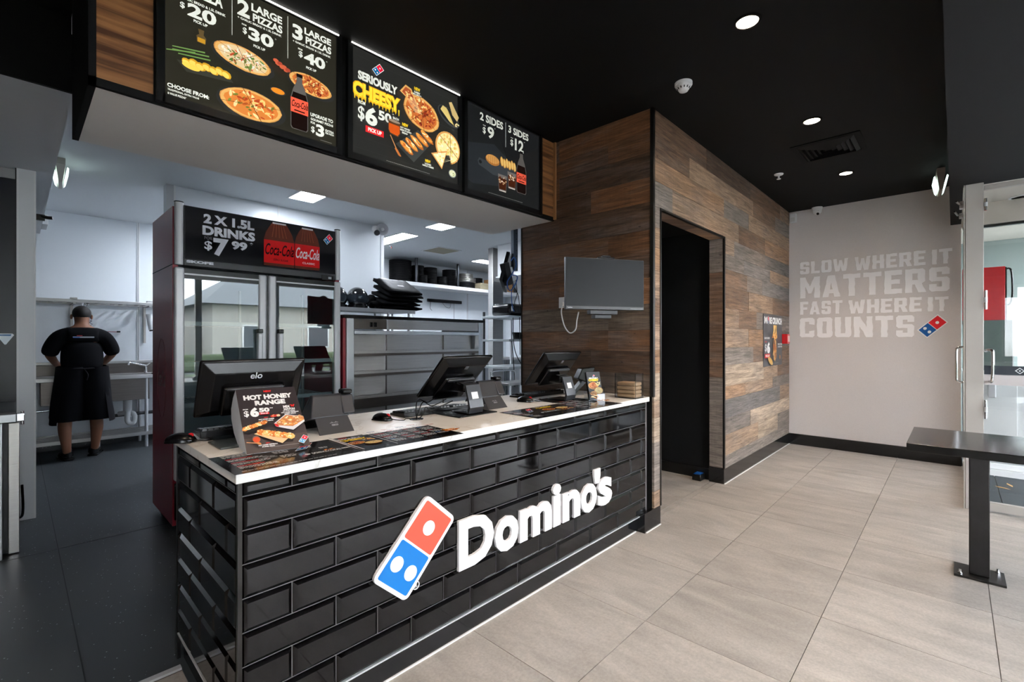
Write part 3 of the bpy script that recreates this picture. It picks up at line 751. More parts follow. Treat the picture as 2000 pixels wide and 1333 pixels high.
def letter3d(t, a, b, c, d, off):
    a, c = a*1.008, c*1.008; b, d = 1.29+(b-1.29)*1.008, 1.29+(d-1.29)*1.008
    vs, fs = glyphs(t, off); bm = bmesh.new(); V = [bm.verts.new((a+(c-a)*x, 1.519, b+(d-b)*y)) for x, y in vs]
    for f in fs:
        try: bm.faces.new([V[k] for k in f])
        except ValueError: pass
    bmesh.ops.remove_doubles(bm, verts=bm.verts[:], dist=1e-5)
    r = bmesh.ops.extrude_face_region(bm, geom=bm.faces[:]); bmesh.ops.translate(bm, verts=[e for e in r['geom'] if isinstance(e, bmesh.types.BMVert)], vec=(0, .014, 0))
    bm.verts.index_update(); q = B().add([v.co[:] for v in bm.verts], [[v.index for v in f.verts] for f in bm.faces], SW); bm.free()
    put('letter', q, sg)
for t, a, b, c, d in (('D', 1.274, .318, 1.479, .530), ('o', 1.486, .312, 1.643, .474), ('m', 1.653, .319, 1.895, .474), ('i', 1.906, .319, 1.974, .538),
                      ('n', 1.988, .319, 2.148, .474), ('o', 2.156, .311, 2.314, .474), ("'", 2.288, .458, 2.352, .540), ('s', 2.328, .311, 2.480, .474)):
    letter3d(t, a, b, c, d, .038 if t != "'" else .03)
rg = B().lathe([(.0165, 0), (.0165, .003), (.0135, .003), (.0135, 0)], SW, (1.074, 1.5315, .331), 24, (0, -1, 0)); put('registered_mark', rg, sg)
rl = PR((.005, 1.5298, -.006), *XZ, P_MATTE); rl.text('R', 1.0625, .329, 1.0765, .345, (236, 236, 238), .02); put('registered_letter', rl, sg)

# ================================================================ MENU BOARDS
def board(label, x0, x1, build, mt):
    t = thing('menu_board', label, 'menu board', ((x0+x1)/2, 2.34, 2.255))
    b = B()
    for a, bb, c, d in ((x0-.02, x0+.008, 2.258, 2.878), (x1-.008, x1+.02, 2.258, 2.878), (x0, x1, 2.258, 2.292), (x0, x1, 2.868, 2.878)): b.box(a, bb, 2.33, 2.355, c, d, BLK)
    put('frame', b, t)
    put('light_box', B().box(x0, x1, 2.343, 2.354, 2.285, 2.872, BLKM), t)
    p = PR((0, 2.342, 0), *XZ, mt); build(p); put('graphic', p, t)
    return t
W_ = (232, 234, 222); Y_ = (238, 200, 40)
def g1(p):
    p.rect(.41, 2.29, 1.155, 2.872, (44, 42, 34))
    for t, a, b, c, d in [('PIZZA',.515,2.748,.627,2.798),('+ GARLIC BREAD & 1.5L DRINK',.461,2.7165,.638,2.728),('$',.470,2.673,.487,2.701),('20',.496,2.655,.602,2.712),('PICK UP',.518,2.637,.569,2.649),
        ('2',.684,2.755,.735,2.83),('LARGE',.742,2.799,.877,2.835),('PIZZAS',.748,2.755,.878,2.791),('+ GARLIC BREAD & 1.5L DRINK',.685,2.738,.874,2.748),('FROM',.702,2.716,.721,2.723),('$',.706,2.677,.723,2.708),
        ('30',.729,2.664,.838,2.721),('PICK UP',.750,2.637,.801,2.649),('3',.924,2.760,.974,2.833),('LARGE',.982,2.806,1.118,2.839),('PIZZAS',.988,2.761,1.119,2.797),('+ GARLIC BREAD & 1.5L DRINK',.926,2.742,1.116,2.752),
        ('FROM',.951,2.716,.972,2.724),('$',.954,2.679,.973,2.711),('40',.980,2.666,1.087,2.722),('PICK UP',.990,2.638,1.041,2.650),('CHOOSE FROM:',.426,2.327,.574,2.344),('TRADITIONAL, EXTRA VALUE',.427,2.312,.537,2.321),
        ('& VALUE PIZZAS*',.427,2.297,.492,2.306),('UPGRADE TO',1.011,2.409,1.128,2.427),('GOURMET PIZZAS',1.012,2.390,1.128,2.402),('FOR',1.012,2.373,1.035,2.384),('$',1.014,2.327,1.032,2.360),('3',1.038,2.320,1.081,2.380),
        ('EXTRA',1.087,2.355,1.132,2.367),('PER PIZZA',1.087,2.344,1.133,2.352),('2 LARGE',.43,2.81,.64,2.85)]:
        p.text(t, a, b, c, d, W_, off=.036)
    for a, b, c in ((.842, 2.717, 2.712), (.606, 2.722, 2.716), (1.09, 2.718, 2.712)): p.text('*', a, c-.004, a+.007, c+.004, W_)
    p.rect(.6605, 2.646, .6625, 2.866, W_); p.rect(.900, 2.647, .902, 2.85, W_); p.rect(1.06, 2.303, 1.12, 2.3045, (150, 150, 140))
    p.pizza(.706, 2.560, .117, .052, -.1, 1); p.pizza(.742, 2.362, .130, .066, 0, 0, 4); p.pizza(1.010, 2.556, .106, .047, -.1, 2)
    # garlic bread on a slate
    p.poly([(.455, 2.445), (.49, 2.408), (.665, 2.43), (.63, 2.472)], (58, 58, 50))
    for k in range(7):
        x = .492+k*.024; z = 2.447+.006*(k % 2)+k*.0012; p.ring(x, z, .02, .016, (206, 158, 40), -.5, jit=.05); p.ring(x-.003, z-.003, .015, .011, (240, 206, 96), -.5, jit=.05)
    p.ring(.505, 2.434, .032, .012, (238, 202, 84), -.1)
    # oil bottle, spring onion, pepperoni, dip
    p.poly([(.53, 2.606), (.534, 2.585), (.524, 2.575), (.526, 2.55), (.556, 2.548), (.56, 2.574), (.55, 2.586), (.552, 2.606)], (96, 78, 48)); p.rect(.528, 2.551, .556, 2.57, (190, 140, 40))
    for a, b, c, d in ((.42, 2.468, .52, 2.497), (.44, 2.478, .57, 2.502), (.46, 2.468, .575, 2.488), (.44, 2.49, .555, 2.512)): p.poly([(a, b), (a, b+.004), (c, d+.005), (c, d-.001)], (112, 148, 78))
    for k in range(7): p.ring(.842+.009*k, 2.606-.004*k-.008*(k % 2), .012, .009, random.choice([(196, 92, 62), (170, 68, 48), (212, 122, 84)]), 0, jit=.1)
    p.ring(.85, 2.463, .035, .016, (70, 66, 60)); p.ring(.85, 2.464, .030, .013, (240, 140, 40))
    p.cola(.950, 2.312, 2.582, .084, 2.392, 2.462)
board('backlit menu board with three pizza deals, next to the walnut end panel, leftmost of three', .41, 1.155, g1, P_LIGHT)
def g2(p):
    p.rect(1.227, 2.29, 1.975, 2.872, (42, 42, 40))
    for k in range(9): p.rect(1.227, 2.33+k*.062, 1.975, 2.3315+k*.062, (50, 50, 48))
    p.text('SERIOUSLY', 1.269, 2.702, 1.515, 2.75, W_, .05)
    p.text('CHEESY', 1.234, 2.60, 1.537, 2.69, (214, 160, 20), .08); p.text('CHEESY', 1.24, 2.608, 1.531, 2.686, (246, 216, 60), .05)
    for k in range(14):
        x = 1.25+k*.021; p.poly([(x-.005, 2.62), (x+.005, 2.62), (x+.002, 2.598-random.random()*.018), (x-.002, 2.598-random.random()*.018)], (236, 200, 50))
    for t, a, b, c, d in [('FROM',1.267,2.569,1.310,2.588),('$',1.267,2.476,1.306,2.558),('6',1.310,2.472,1.384,2.574),('50',1.390,2.522,1.474,2.576),('EACH',1.483,2.556,1.522,2.570),('CHEESY',1.627,2.762,1.671,2.774),('BBQ MEATS',1.615,2.748,1.679,2.759),
        ('HOT HONEY',1.527,2.521,1.600,2.531),('CHEESE STUFFED',1.515,2.507,1.608,2.517),('BREAD',1.543,2.493,1.581,2.503),('LOADED',1.704,2.357,1.751,2.367),('GARLIC CHEESE',1.686,2.344,1.770,2.354)]: p.text(t, a, b, c, d, W_, .04)
    p.text('*', 1.478, 2.574, 1.488, 2.584, W_)
    for t, a, b, c, d in (('NEW',1.627,2.778,1.669,2.798),('NEW',1.543,2.537,1.584,2.556),('NEW',1.706,2.371,1.746,2.389)): p.text(t, a, b, c, d, Y_, .05)
    p.rect(1.310, 2.427, 1.422, 2.462, (216, 40, 44)); p.text('PICK UP', 1.325, 2.435, 1.409, 2.456, W_, .04)
    p.logo(None, (1.396, 2.832), (1.424, 2.806), (1.377, 2.757))
    for k in range(26): p.rect(1.438+k*.0115, 2.3025, 1.447+k*.0115, 2.305, (130, 130, 124))
    p.pizza(1.676, 2.650, .130, .095, -.25, 2, 8, False)
    p.poly([(1.521, 2.728), (1.56, 2.778), (1.60, 2.768), (1.654, 2.662)], (222, 168, 96)); p.poly([(1.535, 2.729), (1.56, 2.766), (1.593, 2.759), (1.645, 2.670)], (178, 84, 46)); p.blobs(1.585, 2.73, .034, .022, 16, [(150, 50, 30), (240, 200, 130)], .25, -.7)
    for k in range(9): p.poly([(1.57+k*.006, 2.70+k*.003), (1.572+k*.006, 2.70+k*.003), (1.625+k*.006, 2.64), (1.623+k*.006, 2.64)], (240, 224, 170))
    # cheese wedges on a plate
    p.ring(1.878, 2.70, .092, .048, (64, 66, 66), -.4); p.ring(1.878, 2.705, .082, .040, (34, 36, 38), -.4)
    p.poly([(1.812, 2.726), (1.83, 2.755), (1.86, 2.748), (1.915, 2.66), (1.885, 2.67)], (214, 190, 116)); p.poly([(1.86, 2.748), (1.873, 2.735), (1.925, 2.652), (1.915, 2.66)], (184, 156, 84))
    p.poly([(1.878, 2.79), (1.90, 2.80), (1.96, 2.72), (1.945, 2.69), (1.905, 2.72)], (206, 178, 118))
    p.blobs(1.945, 2.665, .02, .015, 14, [(222, 206, 150)], .3)
    # cheese pizza with pulled slice
    p.ring(1.870, 2.50, .098, .10, (206, 150, 80), .2); p.ring(1.872, 2.50, .088, .09, (240, 218, 156), .2)
    p.blobs(1.870, 2.50, .078, .080, 60, [(250, 240, 200), (226, 196, 120), (210, 180, 100), (196, 186, 96)], .12)
    p.poly([(1.78, 2.43), (1.88, 2.455), (1.90, 2.39), (1.78, 2.38)], (40, 40, 38))
    p.rect(1.886, 2.40, 1.889, 2.60, (120, 84, 40)); p.poly([(1.80, 2.56), (1.803, 2.563), (1.955, 2.452), (1.952, 2.449)], (120, 84, 40))
    p.poly([(1.738, 2.43), (1.82, 2.352), (1.862, 2.478), (1.80, 2.455)], (206, 150, 84)); p.poly([(1.752, 2.428), (1.82, 2.364), (1.853, 2.465)], (244, 226, 170)); p.blobs(1.81, 2.42, .03, .03, 16, [(206, 186, 100), (252, 242, 210)], .2)
    for k in range(10): p.poly([(1.835+k*.004, 2.40+k*.008), (1.837+k*.004, 2.40+k*.008), (1.90+k*.005, 2.43), (1.898+k*.005, 2.43)], (240, 226, 180))
    # stuffed bread on a board
    p.poly([(1.487, 2.409), (1.639, 2.535), (1.752, 2.501), (1.61, 2.336)], (62, 64, 62))
    for k in range(5):
        x = 1.545+k*.036; z = 2.412+k*.026; p.ring(x+.015, z-.006, .052, .017, (176, 98, 40), -.55, jit=.08); p.ring(x+.012, z, .048, .014, (222, 150, 66), -.55, jit=.08); p.blobs(x+.012, z+.002, .038, .01, 7, [(246, 224, 176), (196, 100, 40)], .4, -.55)
    # honey jar and dipper
    p.poly([(1.438, 2.53), (1.436, 2.475), (1.447, 2.455), (1.50, 2.448), (1.515, 2.47), (1.514, 2.53)], (88, 60, 40)); p.poly([(1.441, 2.512), (1.441, 2.475), (1.45, 2.460), (1.497, 2.454), (1.511, 2.472), (1.511, 2.512)], (206, 84, 26)); p.ring(1.476, 2.531, .038, .008, (150, 130, 110))
    p.poly([(1.447, 2.446), (1.452, 2.448), (1.492, 2.38), (1.487, 2.376)], (190, 130, 80))
    for k in range(4): p.ring(1.49+k*.006, 2.374-k*.008, .013, .006, (180, 104, 50), -.5)
    p.ring(1.898, 2.342, .03, .026, (120, 128, 122)); p.ring(1.898, 2.343, .026, .021, (206, 206, 170)); p.blobs(1.898, 2.343, .02, .016, 12, [(120, 140, 70), (236, 236, 210)], .2)
board('backlit menu board with yellow cheesy lettering, middle one above the counter', 1.227, 1.975, g2, P_LIGHT)
def g3(p):
    p.rect(2.038, 2.29, 2.795, 2.872, (34, 35, 36))
    p.poly([(2.038, 2.60), (2.30, 2.66), (2.50, 2.56), (2.50, 2.40), (2.10, 2.34), (2.038, 2.36)], (44, 47, 50))
    for t, a, b, c, d in [('2 SIDES',2.164,2.787,2.388,2.841),('$',2.190,2.701,2.218,2.749),('9',2.235,2.688,2.298,2.769),('3 SIDES',2.442,2.790,2.661,2.842),('$',2.464,2.699,2.493,2.749),('12',2.511,2.683,2.606,2.769),('FROM',2.192,2.757,2.216,2.763),('FROM',2.466,2.757,2.49,2.763)]:
        p.text(t, a, b, c, d, W_, .03)
    p.text('*', 2.30, 2.762, 2.31, 2.772, W_); p.text('*', 2.61, 2.762, 2.62, 2.772, W_); p.rect(2.411, 2.674, 2.415, 2.85, (190, 192, 186))
    for k in range(30): p.rect(2.242+k*.0115, 2.309, 2.251+k*.0115, 2.3115, (140, 140, 134))
    p.poly([(2.135, 2.50), (2.15, 2.525), (2.20, 2.52), (2.26, 2.53), (2.50, 2.535), (2.52, 2.50), (2.45, 2.45), (2.28, 2.44), (2.19, 2.465), (2.145, 2.475)], (62, 66, 70)); p.ring(2.160, 2.498, .014, .012, (34, 35, 36))
    p.ring(2.277, 2.54, .068, .036, (176, 116, 56), -.03, jit=.02); p.ring(2.277, 2.546, .062, .028, (210, 152, 84), -.03, jit=.02)
    for k in range(5): p.rect(2.235+k*.02, 2.515, 2.237+k*.02, 2.566, (150, 96, 46))
    for k in range(6): p.ring(2.365+k*.026, 2.555-.008*(k % 2), .015, .034, (206, 150, 70), .12, jit=.04); p.ring(2.368+k*.026, 2.555-.008*(k % 2), .010, .028, (236, 196, 116), .12)
    for x in (2.37, 2.465):
        z = 2.40 if x < 2.4 else 2.44
        p.poly([(x-.045, z+.06), (x+.045, z+.06), (x+.036, z-.055), (x-.036, z-.055)], (120, 112, 106)); p.poly([(x-.041, z+.035), (x+.041, z+.035), (x+.034, z-.045), (x-.034, z-.045)], (70, 32, 16)); p.blobs(x, z+.02, .035, .025, 14, [(190, 150, 110), (100, 50, 26), (226, 206, 180)], .3)
        p.rect(x-.034, z-.058, x+.034, z-.050, (200, 190, 180))
    p.cola(2.567, 2.372, 2.68, .106, 2.447, 2.52)
board('dimmer menu board of side dishes and drinks, beside the rustic timber wall', 2.038, 2.795, g3, P_LIGHT2)
for k, (a, b) in enumerate(((.41, 1.155), (1.227, 1.975))):
    o = put('strip_light', B().box(a, b, 2.326, 2.340, 2.8725, 2.8775, mat('strip_led', (255, 255, 255), .5, emit=(255, 252, 244), estr=7)), None,
        label='thin white light strip along the top of the %s board' % ('three pizza deals' if k == 0 else 'yellow cheesy lettering'), cat='light strip')
# ================================================================ ON THE COUNTER
def mirrorfix(b): return b
def monitor(label, cx, yt, zt, yb, zb, w_, logo=False, rz=0.):
    h = math.hypot(yt-yb, zt-zb); th = math.atan2(yb-yt, zt-zb)
    t = thing('pos_monitor', label, 'monitor', (cx, yb, .9), rz)
    T = Matrix.Translation((0, 0, zb-.9)) @ Matrix.Rotation(th, 4, 'X')
    b = B(); b.M = T
    b.box(-w_/2, w_/2, .0, .018, 0, h, PLAST, .006)
    b.solid([(-w_/2+.008, 0, .008), (w_/2-.008, 0, .008), (w_/2-.008, 0, h-.008), (-w_/2+.008, 0, h-.008),
             (-w_/2+.045, -.022, .035), (w_/2-.045, -.022, .035), (w_/2-.045, -.022, h-.045), (-w_/2+.045, -.022, h-.045)],
            [(0, 1, 5, 4), (1, 2, 6, 5), (2, 3, 7, 6), (3, 0, 4, 7), (4, 5, 6, 7)], PLAST, .004, 2)
    put('housing', b, t, local=True)
    b = B(); b.M = T
    b.box(-w_/2+.015, w_/2-.015, .018, .0195, .018, h-.015, mat('screen_glass', (10, 11, 13), .08)); put('screen', b, t, local=True)
    b = B(); b.M = T
    b.box(-w_*.30, w_*.30, -.04, -.02, .02, h*.60, PLAST, .012, 3); b.box(-w_*.27, w_*.27, -.046, -.03, h*.545, h*.60, PLASTG, .006, 3)  # lighter lip paints in the highlight along the ridge
    put('rear_cover', b, t, local=True)
    p = PR((0, 0, 0), (1, 0, 0), (0, 0, 1), (0, -1, 0), P_GLOSS)
    p.O = T @ Vector((0, -.0225, 0)); p.V = (T.to_3x3() @ Vector((0, 0, 1))); p.N = (T.to_3x3() @ Vector((0, -1, 0)))
    if logo: p.text('elo', -.022, h-.042-.028, .022, h-.042, (196, 198, 202), .012)
    else: p.rect(-.012, h-.070, .012, h-.045, (92, 94, 98)); p.text('elo', -.009, h-.063, .009, h-.052, (30, 31, 33), .02)
    put('badge', p, t, local=True)
    dy = yt-yb; hb = B(); hb.box(-.04, .04, max(dy, -.07) if logo else dy, -.035, .115, .165, PLAST, .012, 2); put('hinge_block', hb, t, local=True)
    b = B(); y0 = -.24-(.07 if logo else 0)
    dy = yt-yb
    s0 = .09 if logo else 0
    b.box(-.135, .135, dy-.07+s0, dy+.14+s0*.3, 0, .006, PLAST, .002, 1)
    b.box(-.05, .05, dy-.04+s0, dy+.10+s0*.5, .006, .012, PLAST, .003, 2); put('base_plate', b, t, local=True)
    nb = B(); my = dy*.45; mz = (zb-.9)+(zt-zb)*.42
    vs = []
    for (y, z) in ((dy-.045, .01), (dy-.055, .04), (dy-.045, .08), (dy-.02, .155), (dy+.02, .165)): vs.append((y+s0, z*(.8 if logo else 1)))
    P = []
    for y, z in vs: P += [(-.048, y, z), (.048, y, z), (.048, y+.014, z+.003), (-.048, y+.014, z+.003)]
    fs = [(0, 1, 2, 3), tuple(range(len(P)-4, len(P)))]
    for k in range(len(vs)-1):
        for q in range(4): fs.append((4*k+q, 4*k+(q+1) % 4, 4*k+4+(q+1) % 4, 4*k+4+q))
    nb.add(P, fs, mat('satin_graphite', (44, 46, 50), .35))
    put('neck', nb, t, local=True)
    st = B(); ya, za = vs[2]; yb2, zb2 = vs[3]; d = Vector((0, yb2-ya, zb2-za)); L = d.length; d.normalize(); n_ = Vector((0, -d.z, d.y))
    o = Vector((0, ya, za))+n_*.001
    st.add([tuple(o+Vector((x, 0, 0))+d*L*v) for x, v in ((-.022, .05), (.022, .05), (.022, .05+.036/L), (-.022, .05+.036/L))], [(0, 1, 2, 3)], mat('paper_white', (226, 226, 226), .6))
    put('sticker', st, t, local=True)
    return t
monitor('black touchscreen monitor seen from behind with brand badge, in front of drinks fridge', .661, 2.02, 1.209, 2.125, .988, .384, True)
monitor('black touchscreen monitor with raised neck on the middle of the counter', 1.648, 1.86, 1.198, 2.09, .978, .345)
monitor('black touchscreen monitor beside the timber side wall, furthest along the counter', 2.42, 1.82, 1.208, 1.985, 1.0, .385)

def phone(label, x, y, rz=0.):
    t = thing('desk_phone', label, 'phone', (x, y, .9), rz)
    b = B()
    b.solid([(-.075, 0, 0), (.075, 0, 0), (.07, .058, .068), (-.07, .058, .068), (-.075, .006, 0), (.075, .006, 0), (.07, .064, .066), (-.07, .064, .066)],
            [(0, 1, 2, 3), (7, 6, 5, 4), (0, 4, 5, 1), (1, 5, 6, 2), (2, 6, 7, 3), (3, 7, 4, 0)], PLASTG)
    b.box(-.03, .03, -.0005, .002, 0, .0, PLASTG) if False else None
    b.solid([(-.072, .19, 0), (.072, .19, 0), (.066, .085, .08), (-.066, .085, .08), (-.072, .196, 0), (.072, .196, 0), (.066, .091, .082), (-.066, .091, .082)],
            [(3, 2, 1, 0), (4, 5, 6, 7), (0, 1, 5, 4), (1, 2, 6, 5), (2, 3, 7, 6), (3, 0, 4, 7)], PLAST)
    put('stand', b, t, local=True)
    b = B()   # body leans away, rear towards the customer
    b.solid([(-.088, .050, .062), (.082, .050, .062), (.066, .098, .150), (-.062, .098, .150), (-.092, .19, .030), (.086, .19, .030), (.07, .118, .156), (-.066, .118, .156)],
            [(0, 1, 2, 3), (7, 6, 5, 4), (0, 4, 5, 1), (1, 5, 6, 2), (2, 6, 7, 3), (3, 7, 4, 0)], PLASTG, .006, 2)
    put('housing', b, t, local=True)
    b = B()
    b.solid([(.050, .046, .070), (.108, .046, .070), (.116, .094, .148), (.058, .094, .148), (.050, .12, .062), (.108, .12, .062), (.116, .125, .152), (.058, .125, .152)],
            [(0, 1, 2, 3), (7, 6, 5, 4), (0, 4, 5, 1), (1, 5, 6, 2), (2, 6, 7, 3), (3, 7, 4, 0)], PLASTG, .007, 2)
    b.box(.068, .112, .085, .14, .150, .172, PLAST, .008, 2)
    put('handset', b, t, local=True)
    d = Vector((0, .058, .068)).normalized()
    p = PR(Vector((0, .02, .0235))+Vector((0, -.0008, .0005)), (1, 0, 0), d, (0, -d.z, d.y), P_GLOSS)
    for k, hh in enumerate((.3, .6, 1, .6, .3, .6, 1, .6, .3)): p.rect(-.018+k*.0042, .020, -.0165+k*.0042, .020+.007*hh, (190, 192, 196))
    p.text('CISCO', -.014, .006, .014, .014, (190, 192, 196), .02)
    put('badge', p, t, local=True)
    return t
phone('charcoal desk phone from behind, beside the tent card', .925, 1.874)
phone('charcoal desk phone from behind, just right of the middle monitor', 1.885, 1.885)
# small terminal stand near the timber wall
t = thing('payment_terminal_stand', 'black angled terminal stand behind the leaflet holder by the timber wall', 'terminal stand', (2.70, 1.95, .9))
b = B(); b.M = Matrix.Translation((2.655, 1.965, .9)) @ Matrix.Rotation(math.radians(-30), 4, 'Z')
b.solid([(0, -.03, 0), (0, .03, 0), (.03, .03, 0), (.03, -.03, 0), (.10, -.03, .11), (.10, .03, .11), (.13, .03, .10), (.13, -.03, .10)],
        [(0, 1, 2, 3), (7, 6, 5, 4), (0, 4, 5, 1), (1, 5, 6, 2), (2, 6, 7, 3), (3, 7, 4, 0)], PLASTG, .003)
put('leg', b, t)
b = B(); b.M = Matrix.Translation((2.655, 1.965, .9)) @ Matrix.Rotation(math.radians(-30), 4, 'Z')
b.solid([(.055, -.04, .12), (.055, .04, .12), (.15, .04, .08), (.15, -.04, .08), (.09, -.04, .19), (.09, .04, .19), (.19, .04, .20), (.19, -.04, .20)],
        [(0, 1, 2, 3), (7, 6, 5, 4), (0, 4, 5, 1), (1, 5, 6, 2), (2, 6, 7, 3), (3, 7, 4, 0)], PLAST, .006)
put('terminal', b, t)

def mouse(label, x, y, rz, cable=None):
    t = thing('computer_mouse', label, 'mouse', (x, y, .9), rz)
    b = B().ell((0, 0, .004), .031, .056, .033, PLAST, 20, 8, 0.); b.box(-.026, .026, -.048, .046, 0, .008, PLAST, .004); put('shell', b, t, local=True)
    put('scroll_wheel', B().cyl((-.003, -.036, .026), (.003, -.036, .026), .0095, REDB), t, local=True)
    if cable: put('cable', B().tube([Vector(p)-Vector((x, y, .9)) if not rz else WM[t].inverted() @ Vector(p) for p in cable], .0022, PLAST, 6, 6), t, local=True)
mouse('black mouse with red wheel hanging over the near left corner of the benchtop', .432, 2.14, math.radians(50), [(.465, 2.105, .91), (.50, 2.09, .904), (.53, 2.10, .903)])
mouse('black mouse with red wheel on bare benchtop left of the middle keyboard', 1.222, 2.02, math.radians(18), [(1.235, 1.965, .91), (1.28, 1.93, .903), (1.32, 1.96, .903), (1.345, 1.925, .902)])
mouse('black mouse with red wheel in front of the far keyboard', 2.20, 1.965, math.radians(20), [(2.215, 1.91, .91), (2.27, 1.90, .903), (2.34, 1.93, .903), (2.37, 1.99, .903)])
def keyboard(label, x, y, rz, z=.9):
    t = thing('keyboard', label, 'keyboard', (x, y, z), rz)
    W2, D = .215, .14
    b = B().solid([(-W2, 0, 0), (W2, 0, 0), (W2, D, 0), (-W2, D, 0), (-W2, 0, .026), (W2, 0, .026), (W2, D, .012), (-W2, D, .012)],
                  [(3, 2, 1, 0), (4, 5, 6, 7), (0, 1, 5, 4), (1, 2, 6, 5), (2, 3, 7, 6), (3, 0, 4, 7)], PLAST, .003)
    put('base', b, t, local=True)
    k = B()
    for r in range(6):
        yy = .010+r*.0205; zz = .026-yy*.1-.001
        for c in range(20):
            if c == 14: continue
            k.solid([(-W2+.008+c*.0202, yy, zz), (-W2+.025+c*.0202, yy, zz), (-W2+.025+c*.0202, yy+.017, zz), (-W2+.008+c*.0202, yy+.017, zz),
                     (-W2+.010+c*.0202, yy+.002, zz+.009), (-W2+.023+c*.0202, yy+.002, zz+.009), (-W2+.023+c*.0202, yy+.015, zz+.008), (-W2+.010+c*.0202, yy+.015, zz+.008)],
                    [(4, 5, 6, 7), (0, 1, 5, 4), (1, 2, 6, 5), (2, 3, 7, 6), (3, 0, 4, 7)], PLAST)
    put('keys', k, t, local=True, kind='stuff')
    return t
keyboard('black keyboard behind the tent card at the near end of the benchtop', .70, 2.085, math.radians(-3), .9125)
o = put('wrist_rest', B().box(.497, .66, 1.885, 2.045, .9, .908, mat('grey_gel', (70, 74, 74), .25), .003), None, label='dark grey wrist rest pad left of the tent card', cat='wrist rest')
keyboard('black keyboard under the middle monitor', 1.545, 1.985, math.radians(-2))
keyboard('black keyboard under the monitor beside the timber wall', 2.53, 2.07, 0)
gr = B().lathe([(.034, 0), (.034, .003), (.024, .004), (.024, .001)], PLAST, (1.355, 1.925, .9), 24); gr.lathe([(.024, 0), (.024, .0012)], BLKM, (1.355, 1.925, .9), 24)
put('cable_grommet', gr, None, label='round black cable grommet set in the benchtop', cat='grommet')
put('monitor_cables', B().tube([(1.36, 1.93, .902), (1.37, 1.95, .95), (1.42, 2.0, .985), (1.50, 2.03, .96), (1.56, 2.03, .985)], .003, PLAST, 6, 8).tube([(1.35, 1.92, .902), (1.37, 1.93, .93), (1.42, 1.96, .975), (1.5, 1.99, .945), (1.6, 2.0, .97)], .0028, PLAST, 6, 8).tube([(1.36, 1.915, .902), (1.39, 1.92, .92), (1.42, 1.94, .95), (1.47, 1.95, .93), (1.52, 1.93, .95), (1.58, 1.92, .97)], .0028, PLAST, 6, 8),
    None, label='loose black cables between the grommet and the middle monitor', cat='cables')

# menu placemats
W2c = (206, 208, 210); R2c = (206, 36, 44); B2c = (60, 120, 180)
def lines(p, x, y, w_, n, col=W2c, dy=.0075, h=.0032):
    for k in range(n):
        xx = x
        while xx < x+w_*random.uniform(.7, 1):
            l = random.uniform(.006, .016); p.rect(xx, y-k*dy, min(xx+l, x+w_), y-k*dy+h, col, lay=.00001); xx += l+.003
MATC = (30, 31, 35)
def mat_sheet(label, x0, y0, rz, build, w_=.405, d=.275):
    p = PR((0, 0, .0006), (1, 0, 0), (0, 1, 0), (0, 0, 1), P_GLOSS)
    p.rect(0, 0, w_, d, MATC); build(p)
    q = B().box(0, w_, 0, d, 0, .0008, mat('paper_edge', (40, 40, 44), .4))
    t = thing('menu_sheet', label, 'menu', (x0, y0, .9002), rz)
    put('sheet', q, t, local=True); p.O = Vector((0, 0, 0)); p.v = [v+Vector((0, 0, .0003)) for v in p.v]; put('print', p, t, local=True)
def s1(p):
    for y in (.262, .20, .14, .085): p.rect(.03, y, .11, y+.006, R2c if y != .262 else W2c); lines(p, .03, y-.011, .12, 4)
    for y in (.26, .20, .13): lines(p, .17, y, .05, 5)
    p.rect(.10, .262, .15, .268, B2c)
    lines(p, .24, .25, .04, 3); lines(p, .27, .20, .03, 4); lines(p, .31, .15, .03, 3)
    p.blobs(.325, .10, .02, .01, 8, [(190, 60, 30), (220, 150, 80)], .4)
    lines(p, .02, .01, .32, 1)
def s1b(p):
    p.rect(.0, 0, .405, .0, MATC)
    p.logo(None, (.10, .255), (.145, .255), (.085, .17), (.035, .17))
    p.text('SERIOUSLY', .20, .235, .34, .258, W2c, .04); p.text('CHEESY', .19, .195, .34, .232, Y_, .05); p.rect(.205, .262, .24, .268, R2c)
    p.pizza(.225, .155, .05, .030, 0, 2, 8, False); p.pizza(.30, .11, .05, .028, 0, 3, 8, False); p.blobs(.36, .16, .03, .02, 14, [(206, 160, 96), (236, 210, 150), (180, 110, 60)], .35)
    p.blobs(.22, .11, .03, .016, 10, [(206, 120, 60), (236, 190, 120)], .35)
    p.ring(.035, .075, .009, .009, W2c); p.text('DOMINOS.COM.AU', .055, .062, .21, .086, W2c, .03); p.rect(.215, .068, .26, .082, W2c)
def menu_cols(p, x0, x1, seed):
    random.seed(seed); n = int((x1-x0)/.066)
    for c in range(n):
        x = x0+c*.066; y = .262
        while y > .03:
            p.rect(x, y, x+random.uniform(.02, .045), y+.0055, random.choice([R2c, R2c, B2c])); k = random.choice([3, 5, 6, 8]); k = min(k, int((y-.02)/.0078)); lines(p, x, y-.010, .056, k); y -= .017+k*.0078
def s_near(p):
    s1(p)
    p.fx = lambda u, v: (u+.155, v)
    p.logo(None, (.13, .235), (.175, .245), (.125, .165), (.075, .155))
    p.ring(.085, .075, .009, .009, W2c); p.text('DOMINOS.COM.AU', .10, .062, .20, .084, W2c, .03); p.rect(.205, .068, .235, .08, W2c)
    p.fx = None
    p.rect(.405, 0, .41, .275, (225, 225, 225))
mat_sheet('dark menu sheet at the near corner of the benchtop, partly under the tent card', .434, 1.505, 0, s_near, .405, .275)
